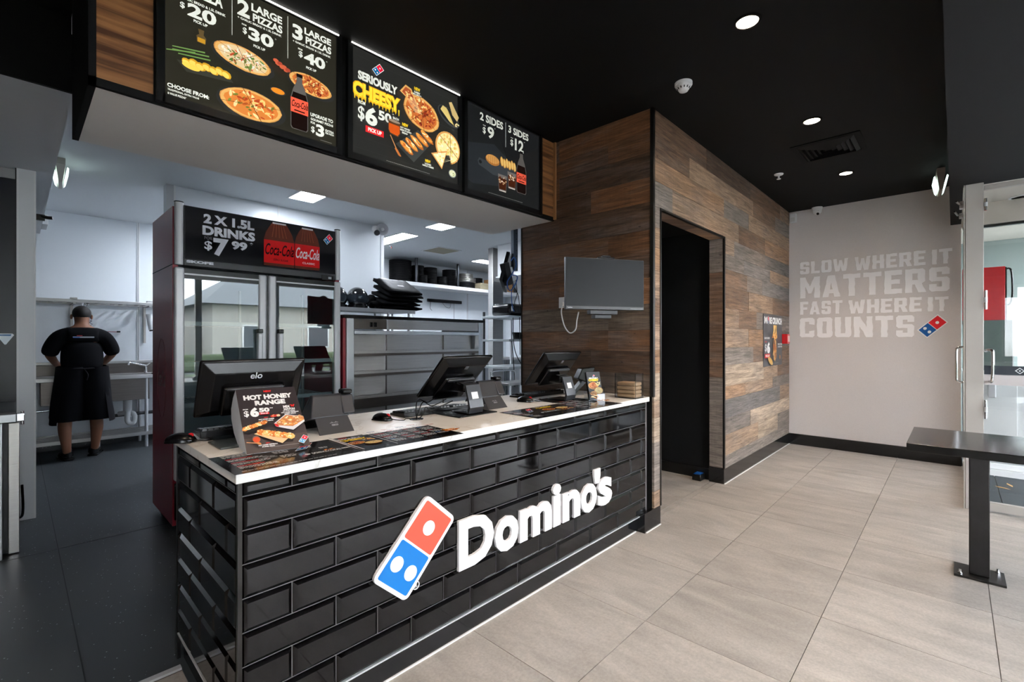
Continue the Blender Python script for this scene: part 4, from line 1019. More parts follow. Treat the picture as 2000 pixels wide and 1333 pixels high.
def s_mid(p):
    p.rect(0, 0, .125, .275, (20, 20, 22))
    p.text('SERIOUSLY', .0, .225, .10, .246, W2c, .04); p.text('CHEESY', .0, .188, .11, .222, Y_, .05); p.rect(.015, .25, .05, .257, R2c)
    p.pizza(.035, .14, .034, .024, 0, 2, 8, False); p.pizza(.085, .10, .034, .024, 0, 3, 8, False); p.blobs(.09, .155, .025, .018, 12, [(206, 160, 96), (236, 210, 150), (180, 110, 60)], .35)
    p.rect(.127, 0, .129, .275, (225, 225, 225))
    menu_cols(p, .14, .34, 5); menu_cols(p, .33, .40, 6)
    p.blobs(.41, .05, .04, .02, 26, [(214, 120, 40), (240, 160, 70), (176, 84, 26)], .32); p.text('CHICKEN', .385, .20, .43, .212, R2c, .03)
mat_sheet('dark menu sheet of small print joined beside the tent card sheet', .842, 1.500, math.radians(-2), s_mid, .44, .262)
def s_far(p):
    menu_cols(p, .02, .09, 9)
    p.logo(None, (.16, .235), (.205, .245), (.155, .165), (.105, .155)); p.text('SERIOUSLY', .235, .235, .37, .255, W2c, .04); p.text('CHEESY', .23, .20, .37, .232, Y_, .05)
    p.pizza(.26, .15, .045, .03, 0, 2, 8, False); p.pizza(.35, .13, .045, .028, 0, 3, 8, False); p.ring(.12, .075, .009, .009, W2c); p.text('DOMINOS.COM.AU', .135, .062, .26, .086, W2c, .03)
    p.blobs(.33, .075, .05, .02, 20, [(206, 120, 60), (236, 190, 120), (180, 110, 60)], .25)
    p.rect(.405, 0, .407, .275, (180, 180, 180)); menu_cols(p, .42, .67, 11)
    p.blobs(.72, .10, .045, .03, 24, [(214, 120, 40), (240, 160, 70), (176, 84, 26)], .3)
mat_sheet('long dark menu sheet at the far end of the benchtop before the leaflet holder', 1.775, 1.497, math.radians(-1), s_far, .79, .275)
random.seed(21)

# tent card
a7 = math.radians(-7.5); U7 = Vector((math.cos(a7), math.sin(a7), 0)); Wv = Vector((-math.sin(a7), math.cos(a7), 0)); BL = Vector((.537, 1.739, .9015))
t = thing('tent_card', 'standing black tent card advertising a hot honey range at the near end of the counter', 'sign', tuple(BL+U7*.1+Wv*.1))
CW = .206
cd = mat('white_card', (234, 238, 245), .5)
def strip_card(pts, w_=CW):
    b = B(); P = []
    for d, z in pts: P += [tuple(BL+Wv*d+Vector((0, 0, z))), tuple(BL+Wv*d+U7*w_+Vector((0, 0, z)))]
    b.add(P, [(2*k, 2*k+1, 2*k+3, 2*k+2) for k in range(len(pts)-1)], cd)
    # thickness
    n = len(P); Q = [tuple(Vector(p)+Wv*.0012) for p in P]; b.add(Q, [(2*k+2, 2*k+3, 2*k+1, 2*k) for k in range(len(pts)-1)], cd)
    return b
put('front_panel', strip_card([(0, 0), (.22, .2)]), t)
put('back_panel', strip_card([(.22, .2), (.275, .165), (.315, .12), (.31, .08), (.25, .035), (.155, 0)]), t)
for s_ in (0, CW):
    side = B()
    pts = [(.0, 0), (.22, .2), (.275, .165), (.315, .12), (.31, .08), (.25, .035), (.155, 0)]
    side.add([tuple(BL+U7*s_+Wv*d+Vector((0, 0, z))) for d, z in pts], [tuple(range(7))], cd); put('side_flap', side, t)
Vv = Wv*.22+Vector((0, 0, .2)); Nn = U7.cross(Vv).normalized()
p = PR(BL+Nn*.001, U7*CW, Vv, Nn, P_PAPER)
DK = (48, 42, 46)
p.rect(0, 0, 1, 1, DK); p.rect(0, 0, 1, .22, (78, 68, 66)); p.rect(0, .22, 1, .36, (62, 54, 56))
def TX(t_, a, b, c, d, col=(240, 240, 240), off=.06): p.text(t_, a, b, c, d, col, off)
for q in [('HOT HONEY',.099,.812,.912,.895),('RANGE',.263,.715,.772,.796),('FROM',.059,.656,.138,.672),('$',.062,.537,.139,.64),('6',.160,.533,.300,.686),('50',.306,.597,.477,.669),('EACH',.487,.650,.536,.664),('MIX',.711,.636,.831,.679),('MATCH',.711,.600,.900,.630),
          ('HOT HONEY CHICKEN',.690,.577,.895,.592),('HOT HONEY PEPPERONI',.656,.551,.950,.567),('CHEESY BREAD',.702,.528,.900,.543),('HOT HONEY CHEESE',.271,.472,.517,.489),('STUFFED BREAD',.300,.447,.499,.462),('HOT HONEY PEPPERONI',.189,.086,.484,.103),('STUFFED BREAD',.239,.062,.438,.077)]: TX(*q)
for q in [('NEW',.441,.92,.571,.953),("'N'",.835,.643,.906,.681),('NEW',.360,.495,.424,.511),('NEW',.305,.110,.372,.123)]: TX(*q, col=(226, 40, 40))
p.rect(.301, .553, .456, .585, (220, 34, 40)); TX('PICK UP', .32, .56, .44, .578)
FOODP = [(232, 150, 70), (246, 214, 160), (206, 110, 44), (250, 228, 190), (236, 176, 96)]
p.poly([(.005, .30), (.098, .28), (.46, .385), (.38, .43), (.0, .33)], (30, 28, 30))
for k in range(6): p.ring(.04+k*.06, .355+k*.013, .055, .03, FOODP[k % 3], .3, jit=.1); p.blobs(.04+k*.06, .36+k*.013, .045, .022, 9, FOODP, .35)
for k in range(5): p.ring(.49+k*.025, .505+.004*(k % 2), .03, .018, random.choice([(190, 50, 40), (226, 130, 90), (240, 190, 150)]), 0, jit=.15)
p.poly([(.489, .384), (.708, .512), (1, .455), (1, .37), (.775, .255), (.508, .335)], (214, 214, 220)); p.poly([(.489, .384), (.508, .335), (.56, .325), (.55, .37)], (206, 40, 44))
p.poly([(.525, .39), (.71, .50), (1, .45), (1, .40), (.78, .31), (.56, .345)], (200, 130, 80)); p.blobs(.76, .40, .19, .062, 46, FOODP, .17); p.blobs(.88, .46, .1, .02, 12, FOODP, .25)
p.poly([(.149, .251), (.308, .295), (.757, .184), (.547, .071)], (222, 186, 140))
for k in range(6): p.ring(.27+k*.085, .262-k*.021, .075, .045, [(214, 120, 50), (240, 186, 110)][k % 2], -.2, jit=.1); p.blobs(.27+k*.085, .268-k*.021, .06, .034, 12, FOODP, .32)
p.ring(.165, .163, .062, .052, (120, 96, 88), jit=.02); p.ring(.165, .155, .054, .040, (206, 74, 34), jit=.02)
p.poly([(.01, .125), (.012, .134), (.17, .108), (.17, .098)], (226, 160, 110)); p.ring(.19, .097, .035, .018, (206, 130, 76), -.4)
p.logo(None, (.905, .145), (.985, .108), (.885, .012), (.797, .052), blue=(70, 160, 210)); p.rect(.35, .02, .80, .023, (180, 180, 180))
put('print', p, t)

# leaflet holder and clear napkin box
t = thing('leaflet_holder', 'clear holder with black cheesy pizza leaflets at the far end of the counter', 'leaflet holder', (2.59, 1.70, .9), math.radians(-22))
ACR = mat('clear_acrylic', (235, 240, 245), .03, trans=1, ior=1.25)
b = B().box(-.06, .06, -.02, .035, 0, .004, ACR).box(-.06, .06, -.022, -.020, 0, .085, ACR).box(-.062, -.06, -.02, .035, 0, .085, ACR).box(.06, .062, -.02, .035, 0, .085, ACR)
b.box(.0, .06, -.0235, -.022, 0, .04, mat('frosted_base', (196, 202, 210), .5))
put('tray', b, t, local=True)
lf = B()
def q_(x, y, z): return (x, y, z)
lf.solid([(-.052, -.018, .004), (.052, -.018, .004), (.052, .03, .18), (-.052, .03, .18), (-.052, .0, .004), (.052, .0, .004), (.052, .045, .176), (-.052, .045, .176)],
         [(0, 1, 2, 3), (7, 6, 5, 4), (0, 4, 5, 1), (1, 5, 6, 2), (2, 6, 7, 3), (3, 7, 4, 0)], BLKM)
put('leaflets', lf, t, local=True)
d = Vector((0, .048, .176)); N_ = Vector((0, -.176, .048)).normalized(); p = PR(Vector((-.052, -.018, .004))+N_*.0008, (.104, 0, 0), d, N_, P_PAPER)
p.rect(0, 0, 1, 1, (18, 18, 20)); p.text('SERIOUSLY', .14, .75, .82, .80, (236, 236, 236), .04); p.text('CHEESY', .10, .66, .86, .75, Y_, .06); p.logo(None, (.52, .90), (.62, .87), (.50, .79), (.40, .82))
p.pizza(.38, .50, .36, .13, 0, 2); p.pizza(.70, .32, .32, .12, 0, 3); p.pizza(.28, .22, .26, .08, 0, 0, 8, False); p.blobs(.70, .55, .2, .06, 14, [(240, 220, 160), (214, 190, 120)], .3); p.blobs(.3, .1, .3, .06, 14, [(226, 150, 80), (236, 210, 160)], .3)
put('print', p, t, local=True)
t = thing('napkin_box', 'clear open box of brown napkins against the corner post', 'napkin box', (2.85, 1.60, .9), math.radians(3))
b = B()
for a in ((-.06, .06, -.075, .075, 0, .004), (-.06, -.056, -.075, .075, 0, .165), (.056, .06, -.075, .075, 0, .165), (-.056, .056, -.075, -.071, 0, .165), (-.056, .056, .071, .075, 0, .165)): b.box(*a, ACR)
put('box', b, t, local=True)
for k in range(4):
    b = B().box(-.05+random.uniform(-.003, .003), .05+random.uniform(-.003, .003), -.066, .066, .005+k*.026, .029+k*.026, KRAFT, .008, 2); put('napkins', b, t, local=True)

# ================================================================ WALL MONITOR
t = thing('wall_monitor', 'flat grey screen on an arm, turned to the customers, on the shaded timber wall', 'monitor', (2.65, 1.66, 1.487), math.atan2(-.286, .49))
b = B().box(-.283, .283, -.004, .022, 0, .335, mat('monitor_bezel', (58, 59, 62), .35), .003).box(-.25, .25, .02, .045, .05, .29, PLASTG, .01)
put('housing', b, t, local=True)
put('screen', B().box(-.279, .279, -.0055, -.004, .022, .331, mat('dark_screen', (28, 30, 33), .4, spec=.22)), t, local=True)
put('stand_bar', B().box(-.11, .09, .0, .05, -.03, -.002, PLASTG, .004).box(-.06, .06, .03, .09, -.055, -.03, PLASTG, .004), t, local=True)
put('webcam', B().box(-.05, .07, .0, .03, .334, .347, PLAST, .004).box(-.02, .04, .0, .03, .345, .358, PLAST, .004), t, local=True)
p = PR((0, -.0058, 0), *XZ, P_GLOSS); p.text('ThinkVision', -.272, .008, -.237, .016, (196, 198, 200), .01); p.rect(.18, .009, .27, .011, (150, 150, 154)); put('badge', p, t, local=True)
b = B(); b.M = WM[t].inverted()
b.box(2.93, 2.99, 1.72, 1.80, 1.58, 1.70, BLK, .004).tube([(2.95, 1.76, 1.64), (2.80, 1.86, 1.64), (2.70, 1.72, 1.62)], .016, BLK, 10)
put('wall_arm', b, t, local=True)
t = thing('power_outlet', 'white power outlet beside the wall screen with white lead plugged in', 'outlet', (2.98, 2.26, 1.54))
put('plate', B().box(2.981, 2.9895, 2.23, 2.30, 1.545, 1.63, WHITE, .003), t); put('plug', B().box(2.955, 2.982, 2.24, 2.265, 1.555, 1.59, WHITE, .004), t)
put('white_lead', B().tube([(2.96, 2.25, 1.555), (2.95, 2.25, 1.50), (2.95, 2.22, 1.40), (2.94, 2.16, 1.345), (2.93, 2.10, 1.37), (2.92, 2.08, 1.44), (2.90, 2.05, 1.50)], .005, WHITE, 8, 8), t)
# ================================================================ CEILING FIXTURES
EMD = mat('downlight_lens', (255, 250, 240), .4, emit=(255, 236, 214), estr=14)
def downlight(x, y, z, label, col=WHITE, on=True):
    t = thing('downlight', label, 'downlight', (x, y, z), 0, None)
    put('rim', B().lathe([(.066, 0), (.066, -.004), (.052, -.006), (.050, 0), (.050, .0)], col, n=28), t, local=True)
    put('lens', B().lathe([(.050, -.002), (.0001, -.002)], EMD if on else mat('off_lens', (226, 222, 214), .4), n=28), t, local=True)
    return t
LB = ['bright warm downlight nearest the camera, highest in the photo', 'bright warm downlight between the smoke detector and the air grille', 'bright warm downlight beyond the air grille, nearest the grey wall',
      'warm downlight over the near end of the customer floor', 'warm downlight by the left wall of the customer floor']
for (x, y), lb in zip(DOWN, LB): downlight(x, y, CZ, lb, MATS['matt_black_paint'])
t = thing('smoke_detector', 'white round smoke detector on the black ceiling', 'smoke detector', (2.835, 1.218, CZ))
put('base', B().lathe([(.052, 0), (.052, -.016), (.050, -.018)], WHITE, n=28), t, local=True)
put('chamber', B().lathe([(.046, -.018), (.044, -.030), (.030, -.044), (.026, -.052), (.0001, -.053)], WHITE, n=28), t, local=True)
sl = B()
for k in range(12):
    a = k*math.pi/6; sl.box(-.003, .003, -.002, .002, -.042, -.026, BLKM) if False else None
    c, s_ = math.cos(a)*.0395, math.sin(a)*.0395; sl.cyl((c, s_, -.030), (c*.86, s_*.86, -.042), .0035, BLKM, n=6)
put('slots', sl, t, local=True, kind='stuff'); put('tab', B().box(.0, .035, .02, .055, -.012, -.002, WHITE, .002), t, local=True)
t = thing('sprinkler_head', 'small white fire sprinkler on the black ceiling beside the timber wall', 'sprinkler', (5.02, 1.224, CZ))
put('rose', B().lathe([(.04, 0), (.038, -.008), (.015, -.012)], WHITE, n=24), t, local=True); put('deflector', B().cyl((0, 0, -.01), (0, 0, -.045), .008, WHITE).lathe([(.018, -.045), (.018, -.049)], WHITE), t, local=True)
t = thing('air_grille', 'black square four-way air grille in the black ceiling', 'air grille', (4.625, .755, CZ))
put('frame', B().box(-.235, .235, -.235, -.195, -.006, 0, BLKM).box(-.235, .235, .195, .235, -.006, 0, BLKM).box(-.235, -.195, -.195, .195, -.006, 0, BLKM).box(.195, .235, -.195, .195, -.006, 0, BLKM), t, local=True)
gm = mat('grille_grey', (44, 43, 45), .5)
put('backing', B().box(-.195, .195, -.195, .195, -.001, .0, BLKM), t, local=True)
for k in range(5):
    r1 = .19-k*.036; r0 = r1-.026
    for q in range(4):
        c, s_ = [(1, 0), (0, 1), (-1, 0), (0, -1)][q]
        R = Matrix.Rotation(q*math.pi/2, 4, 'Z'); b = B(); b.M = R
        b.add([(-r1, -r1, -.004), (-r1, r1, -.004), (-r0, r0, -.022), (-r0, -r0, -.022)], [(0, 1, 2, 3), (3, 2, 1, 0)], gm)
        put('louvre', b, t, local=True)
t = thing('exit_sign', 'lit blade exit sign hanging from the ceiling near the entrance', 'exit sign', (6.0, .10, CZ), math.radians(4))
def exit_sign(t, L=.34, H=.20):
    put('mount', B().box(-L/2, L/2, -.03, .03, -.05, 0, ALUW, .004), t, local=True)
    b = B().solid([(-L/2, -.012, -.05-H), (L/2, -.012, -.05-H), (L/2, .012, -.05-H), (-L/2, .012, -.05-H), (-L/2, -.03, -.05), (L/2, -.03, -.05), (L/2, .03, -.05), (-L/2, .03, -.05)],
        [(3, 2, 1, 0), (4, 5, 6, 7), (0, 1, 5, 4), (1, 2, 6, 5), (2, 3, 7, 6), (3, 0, 4, 7)], ALUW); put('body', b, t, local=True)
    em = mat('exit_lens', (236, 246, 242), .4, emit=(226, 255, 244), estr=1.6)
    for s_ in (-1, 1):
        b = B().solid([(-L/2-.004, s_*.020, -.04-H), (L/2+.004, s_*.020, -.04-H), (L/2+.004, s_*.034, -.05-H*.8), (-L/2-.004, s_*.034, -.05-H*.8), (-L/2, s_*.040, -.07), (L/2, s_*.040, -.07), (L/2, s_*.052, -.08), (-L/2, s_*.052, -.08)],
            [(0, 1, 5, 4), (1, 2, 6, 5), (2, 3, 7, 6), (3, 0, 4, 7), (4, 5, 6, 7), (3, 2, 1, 0)], em, .003); put('lit_panel', b, t, local=True)
exit_sign(t, .30, .15)
t = thing('exit_sign', 'lit blade exit sign hanging from the kitchen ceiling left of the drinks fridge', 'exit sign', (.262, 5.50, 2.8), math.radians(88))
exit_sign(t, .26, .15)
t = thing('dome_camera', 'white turret security camera at the top of the grey wall', 'camera', (6.56, 1.19, CZ-.01))
put('base', B().lathe([(.055, 0), (.055, -.012), (.05, -.03)], WHITE, n=28), t, local=True)
put('eyeball', B().ell((0, 0, -.042), .047, .047, .045, WHITE), t, local=True)
b = B(); dr = Vector((-.80, -.30, -.52)).normalized()
for c, r in ((Vector((0, 0, -.035)), .014), (Vector((0, 0, -.062)), .014)): b.cyl(c+dr*.03, c+dr*.046, r, PLAST)
put('lens', b, t, local=True, kind='stuff') if False else put('lens', b, t, local=True)
t = thing('motion_sensor', 'small white motion sensor in the top corner of the grey wall', 'sensor', (6.60, 1.45, CZ-.14))
put('body', B().box(-.022, .028, -.035, .035, 0, .11, WHITE, .006), t, local=True); put('lens_window', B().box(-.026, -.02, -.024, .024, .01, .06, mat('sensor_lens', (206, 206, 204), .4), .003), t, local=True)

# ================================================================ GREY WALL LETTERING
def L_(ch):
    s, h = .27, .2; w_ = .74; c = .09
    if ch == 'I': return .27, [[(0, 0), (.27, 0), (.27, 1), (0, 1)]], []
    if ch == 'L': return .66, [[(0, 0), (.66, 0), (.66, h), (s, h), (s, 1), (0, 1)]], []
    if ch == 'T': return .74, [[(.235, 0), (.505, 0), (.505, 1-h), (.74, 1-h), (.74, 1), (0, 1), (0, 1-h), (.235, 1-h)]], []
    if ch == 'F': return .66, [[(0, 0), (s, 0), (s, .38), (.58, .38), (.58, .57), (s, .57), (s, .8), (.66, .8), (.66, 1), (0, 1)]], []
    if ch == 'E': return .68, [[(0, 0), (.68, 0), (.68, .2), (s, .2), (s, .41), (.60, .41), (.60, .6), (s, .6), (s, .8), (.68, .8), (.68, 1), (0, 1)]], []
    if ch == 'H': return w_, [[(0, 0), (s, 0), (s, .4), (w_-s, .4), (w_-s, 0), (w_, 0), (w_, 1), (w_-s, 1), (w_-s, .6), (s, .6), (s, 1), (0, 1)]], []
    if ch == 'O': return w_, [[(c, 0), (w_-c, 0), (w_, c), (w_, 1-c), (w_-c, 1), (c, 1), (0, 1-c), (0, c)]], [[(s, h), (s, 1-h), (w_-s, 1-h), (w_-s, h)]]
    if ch == 'U': return w_, [[(c, 0), (w_-c, 0), (w_, c), (w_, 1), (w_-s, 1), (w_-s, h), (s, h), (s, 1), (0, 1), (0, c)]], []
    if ch == 'C': return w_, [[(c, 0), (w_-c, 0), (w_, c), (w_, .36), (w_-s, .32), (w_-s, h), (s, h), (s, 1-h), (w_-s, 1-h), (w_-s, .68), (w_, .64), (w_, 1-c), (w_-c, 1), (c, 1), (0, 1-c), (0, c)]], []
    if ch == 'S': return .72, [[(c, 0), (.72-c, 0), (.72, c), (.72, .50), (.63, .59), (s, .59), (s, .8), (.45, .8), (.45, .69), (.72, .69), (.72, 1-c), (.72-c, 1), (c, 1), (0, 1-c), (0, .50), (c, .41), (.45, .41), (.45, .2), (s, .2), (s, .31), (0, .31), (0, c)]], []
    if ch == 'R': return .76, [[(0, 0), (s, 0), (s, .34), (.36, .34), (.49, 0), (.78, 0), (.62, .37), (.74, .46), (.74, 1-c), (.74-c, 1), (0, 1)]], [[(s, .53), (s, .8), (.47, .8), (.47, .53)]]
    if ch == 'A': return .80, [[(0, 0), (.27, 0), (.305, .17), (.495, .17), (.53, 0), (.80, 0), (.56, 1), (.24, 1)]], [[(.34, .35), (.40, .68), (.46, .35)]]
    if ch == 'M': return .94, [[(0, 0), (.26, 0), (.26, .55), (.40, .22), (.54, .22), (.68, .55), (.68, 0), (.94, 0), (.94, 1), (.68, 1), (.47, .55), (.26, 1), (0, 1)]], []
    if ch == 'N': return .82, [[(0, 0), (.26, 0), (.26, .52), (.54, 0), (.82, 0), (.82, 1), (.56, 1), (.56, .48), (.28, 1), (0, 1)]], []
    if ch == 'W': return 1.05, [[(.15, 0), (.42, 0), (.525, .45), (.63, 0), (.90, 0), (1.05, 1), (.80, 1), (.73, .40), (.62, .88), (.43, .88), (.32, .40), (.25, 1), (0, 1)]], []
wl = thing('wall_lettering', 'distressed white slogan lettering with red and blue domino tile on the grey wall', 'wall lettering', (6.629, .7, 1.32))
LW = mat('lettering_white', (250, 248, 250), .6)
def word(t_, y0, z0, y1, z1):
    gap = .12; ws = [L_(c)[0] for c in t_]; tot = sum(ws)+gap*(len(t_)-1); k = (y0-y1)/tot; h = z1-z0; x = 0
    for c, w_ in zip(t_, ws):
        _, outs, holes = L_(c)
        def rough(P):
            r = []
            for i, a in enumerate(P):
                b_ = P[(i+1) % len(P)]; n = max(1, int(math.hypot((b_[0]-a[0])*k, (b_[1]-a[1])*h)/.03))
                for q in range(n):
                    f = q/n; j = .004 if q else 0
                    r.append(((x+a[0]+(b_[0]-a[0])*f)*k+random.uniform(-j, j), (a[1]+(b_[1]-a[1])*f)*h+random.uniform(-j, j)))
            return r
        b = B().prism(rough(outs[0]), (6.6298, y0, z0), (0, -1, 0), (0, 0, 1), (-1, 0, 0), LW, .0012, [rough(q) for q in holes])
        put('letter', b, wl); x += w_+gap
for q in (('SLOW', 1.382, 2.096, .897, 2.243), ('WHERE', .835, 2.088, .223, 2.243), ('IT', .171, 2.085, .016, 2.24), ('MATTERS', 1.382, 1.800, .036, 2.055), ('FAST', 1.382, 1.600, .951, 1.757),
          ('WHERE', .893, 1.595, .254, 1.75), ('IT', .204, 1.592, .045, 1.743), ('COUNTS', 1.385, 1.322, .314, 1.558)): word(*q)
p = PR((6.628, 0, 0), (0, -1, 0), (0, 0, 1), (-1, 0, 0), P_MATTE)
p.logo(None, (-.127, 1.560), (-.047, 1.474), (-.213, 1.308), (-.291, 1.396), blue=(0, 86, 160), red=(232, 30, 44))
put('domino_tile', p, wl)

# ================================================================ POSTER AND ALARM POINT
t = thing('poster', 'dark fried chicken poster in landscape on the timber wall beside the red alarm point', 'poster', (5.89, 1.497, 1.0))
put('sheet', B().box(5.525, 6.262, 1.494, 1.498, 1.0, 1.572, mat('poster_grey', (70, 70, 74), .5)), t)
p = PR((5.525, 1.4935, 1.0), (.737, 0, 0), (0, 0, .572), (0, -1, 0), P_PAPER)
p.rect(0, 0, 1, 1, (72, 72, 76)); p.text('M', .04, .82, .19, .955, (240, 240, 240), .06); p.text('RE CRUNCH', .29, .82, .985, .955, (240, 240, 240), .06)
p.logo(None, (.235, .975), (.275, .92), (.235, .80), (.195, .855))
p.text('CRUNCHY CHICKEN', .03, .525, .30, .56, (230, 230, 230), .04); p.text('FROM', .06, .46, .15, .485, (216, 40, 44), .04); p.text('$', .06, .27, .14, .43, (240, 240, 240), .06); p.text('6', .16, .25, .32, .47, (240, 240, 240), .08)
p.rect(.05, .16, .32, .24, (206, 36, 42)); p.text('PICK UP', .09, .18, .28, .22, (240, 240, 240), .04)
p.text('THICK CUT CHIPS', .74, .40, .99, .44, (230, 230, 230), .04); p.text('& CRUNCHY BITES', .74, .355, .99, .385, (230, 230, 230), .04)
for x, a in ((.44, .1), (.52, -.03), (.58, .05), (.66, -.08), (.49, .06)): p.poly([(x, .55), (x+.045, .55), (x+.045+a, .80), (x+a, .80)], random.choice([(222, 170, 90), (236, 190, 110)]))
p.blobs(.54, .57, .12, .07, 26, [(206, 140, 70), (236, 180, 100), (178, 104, 50)], .35); p.rect(.46, .12, .66, .50, (112, 90, 76)); p.blobs(.56, .30, .09, .2, 50, [(196, 120, 56), (226, 160, 80), (160, 90, 44), (236, 190, 120)], .22)
p.ring(.32, .10, .14, .055, (206, 160, 84), -.5); p.ring(.84, .16, .03, .045, (176, 120, 70)); p.rect(.25, .045, .75, .05, (150, 150, 150))
put('print', p, t)
t = thing('fire_alarm_point', 'small red fire alarm call point on the timber wall right of the poster', 'alarm', (6.36, 1.48, 1.25))
put('box', B().box(6.285, 6.40, 1.44, 1.499, 1.245, 1.36, REDB, .004), t); put('face', B().box(6.28, 6.286, 1.448, 1.495, 1.262, 1.345, mat('alarm_face', (226, 200, 196), .5)), t) if False else put('face', B().box(6.30, 6.385, 1.437, 1.441, 1.268, 1.34, mat('alarm_face', (226, 190, 186), .5), .001), t)

# ================================================================ CUSTOMER TABLE
t = thing('bar_table', 'long black tabletop on a square raw steel leg at the right edge', 'table', (3.6, -.12, 0))
put('tabletop', B().box(3.318, 3.97, -1.65, .190, .690, .732, BLKT, .003, 2), t)
def leg(yc):
    o = put('leg', B().box(3.578, 3.668, yc-.04, yc+.04, .012, .690, RAWST, .004, 2), t)
    b = B(); b.M = Matrix.Translation((3.622, yc, 0)); b.box(-.095, .095, -.10, .10, 0, .012, RAWST, .001, 1)
    pl = put('foot_plate', b, t)
    for sx, sy in ((-.07, -.075), (.07, .075), (-.07, .075), (.07, -.075)):
        if sx*sy > 0: continue
        put('bolt', B().cyl((3.622+sx, yc+sy, .012), (3.622+sx, yc+sy, .020), .011, CHROME, n=6).cyl((3.622+sx, yc+sy, .02), (3.622+sx, yc+sy, .034), .006, CHROME, n=8), pl)
    put('top_bracket', B().box(3.45, 3.80, yc-.03, yc+.03, .684, .690, RAWST), t)
leg(-.098); leg(-1.35)

# ================================================================ DRINKS FRIDGE
t = thing('drinks_fridge', 'tall two-door glass drinks fridge with black header behind the counter', 'fridge', (1.284, 4.05, 0))
X0, X1, YF, YB = .712, 1.862, 3.72, 4.40
b = B().box(X0, X0+.03, YF+.03, YB, .06, 2.175, REDP).box(X1-.03, X1, YF+.03, YB, .06, 2.175, REDP).box(X0+.03, X1-.03, YB-.03, YB, .06, 2.175, mat('fridge_liner', (150, 162, 168), .5))
b.box(X0+.03, X1-.03, YF+.05, YB-.03, .06, .36, PLAST).box(X0+.03, X1-.03, YF+.05, YB-.03, 1.80, 2.175, PLAST)
put('cabinet', b, t)
put('side_seam', B().box(X0-.0015, X0+.001, YF+.03, YB, 1.788, 1.793, BLKM), t)
ov = B()
for k in range(48):
    a = k*math.pi/24; a2 = (k+1)*math.pi/24; f = lambda a: (X0-.001, 4.08+.14*math.cos(a), 1.02+.28*math.sin(a))
    ov.tube([f(a), f(a2)], .0018, mat('etched_pink', (126, 62, 66), .4), 4)
put('side_emblem', ov, t)
p = PR((X0-.001, 0, 0), (0, -1, 0), (0, 0, 1), (-1, 0, 0), P_GLOSS); p.text('Coca-Cola', -4.20, .96, -3.96, 1.08, (134, 70, 74), .02, .3); put('side_script', p, t)
put('header', B().box(.765, 1.812, YF-.012, YF+.06, 1.80, 2.185, BLK, .004).box(.765, 1.812, YF-.016, YF+.03, 1.785, 1.83, PLASTG, .003), t)
for a, c in ((.716, .768), (1.812, 1.858)):
    put('corner_post', B().cyl(((a+c)/2, YF+.006, 1.788), ((a+c)/2, YF+.006, 2.198), (c-a)/2, ALU, n=20).cyl(((a+c)/2, YF+.006, 2.198), ((a+c)/2, YF+.006, 2.205), (c-a)/2+.001, PLAST, n=20), t)
put('base_grille', B().box(.72, 1.855, YF+.01, YF+.05, .10, .34, PLAST, .004), t)
for x in (.76, 1.81):
    for y in (YF+.1, YB-.1): put('castor', B().cyl((x-.012, y, .03), (x+.012, y, .03), .03, PLAST, n=16), t)
def fdoor(a, c, hinge_left):
    fr = B().box(a, a+.055, YF-.012, YF+.04, .36, 1.772, ALU, .012, 3).box(c-.055, c, YF-.012, YF+.04, .36, 1.772, ALU, .012, 3)
    fr.box(a+.055, c-.055, YF-.006, YF+.04, 1.70, 1.768, PLAST).box(a+.055, c-.055, YF-.006, YF+.04, .36, .42, PLAST)
    fr.box(a+.055, c-.055, YF-.010, YF+.0, 1.725, 1.735, ALU)
    d = put('door', fr, t)
    put('pane', B().box(a+.055, c-.055, YF+.0, YF+.006, .42, 1.70, mat('fridge_glass', (225, 236, 238), .0, trans=1, ior=1.75)), d)
    hx = c-.075 if hinge_left else a+.055
    put('handle', B().box(hx, hx+.034, YF-.055, YF-.012, .62, 1.34, ALU, .008, 2).box(hx-.001, hx+.035, YF-.057, YF-.010, 1.34, 1.37, PLAST, .004), d)
fdoor(.716, 1.282, True); fdoor(1.296, 1.858, False)
put('door_gap', B().box(1.282, 1.296, YF, YF+.04, .36, 1.772, PLAST), t)
for z in (.55, .84, 1.12, 1.40):
    b = B()
    for k in range(36): b.cyl((.76+k*.0297, YF+.08, z), (.76+k*.0297, YB-.05, z), .0022, WHITE, n=5, caps=False)
    b.box(.75, 1.82, YF+.075, YF+.085, z-.012, z+.018, mat('shelf_strip', (176, 186, 190), .3)).box(.75, 1.82, YB-.05, YB-.045, z-.004, z+.004, WHITE)
    put('shelf', b, t)
put('shelf_rail', B().box(1.285, 1.30, YB-.05, YB-.03, .4, 1.7, ALU).box(.76, .775, YB-.05, YB-.03, .4, 1.7, ALU).box(1.80, 1.815, YB-.05, YB-.03, .4, 1.7, ALU), t)
put('thermostat', B().box(1.69, 1.79, YF-.022, YF-.01, 1.775, 1.815, PLAST, .003).box(1.745, 1.77, YF-.024, YF-.02, 1.785, 1.803, mat('lcd', (150, 158, 160), .3)), t)
p = PR((0, YF-.013, 0), *XZ, P_GLOSS)
p.rect(.773, 1.832, 1.808, 2.18, (14, 14, 18)); G_ = (196, 198, 206)
for q in [('2 X 1.5L',.877,2.085,1.195,2.150),('DRINKS',.871,2.005,1.200,2.070),('$',.882,1.900,.928,1.967),('7',.935,1.871,1.029,1.994),('99',1.047,1.930,1.148,1.990)]: p.text(*q, G_, .05)
p.text('FOR', .882, 1.976, .930, 1.997, (110, 112, 118), .02); p.text('*', 1.165, 1.971, 1.185, 1.995, G_, .05)
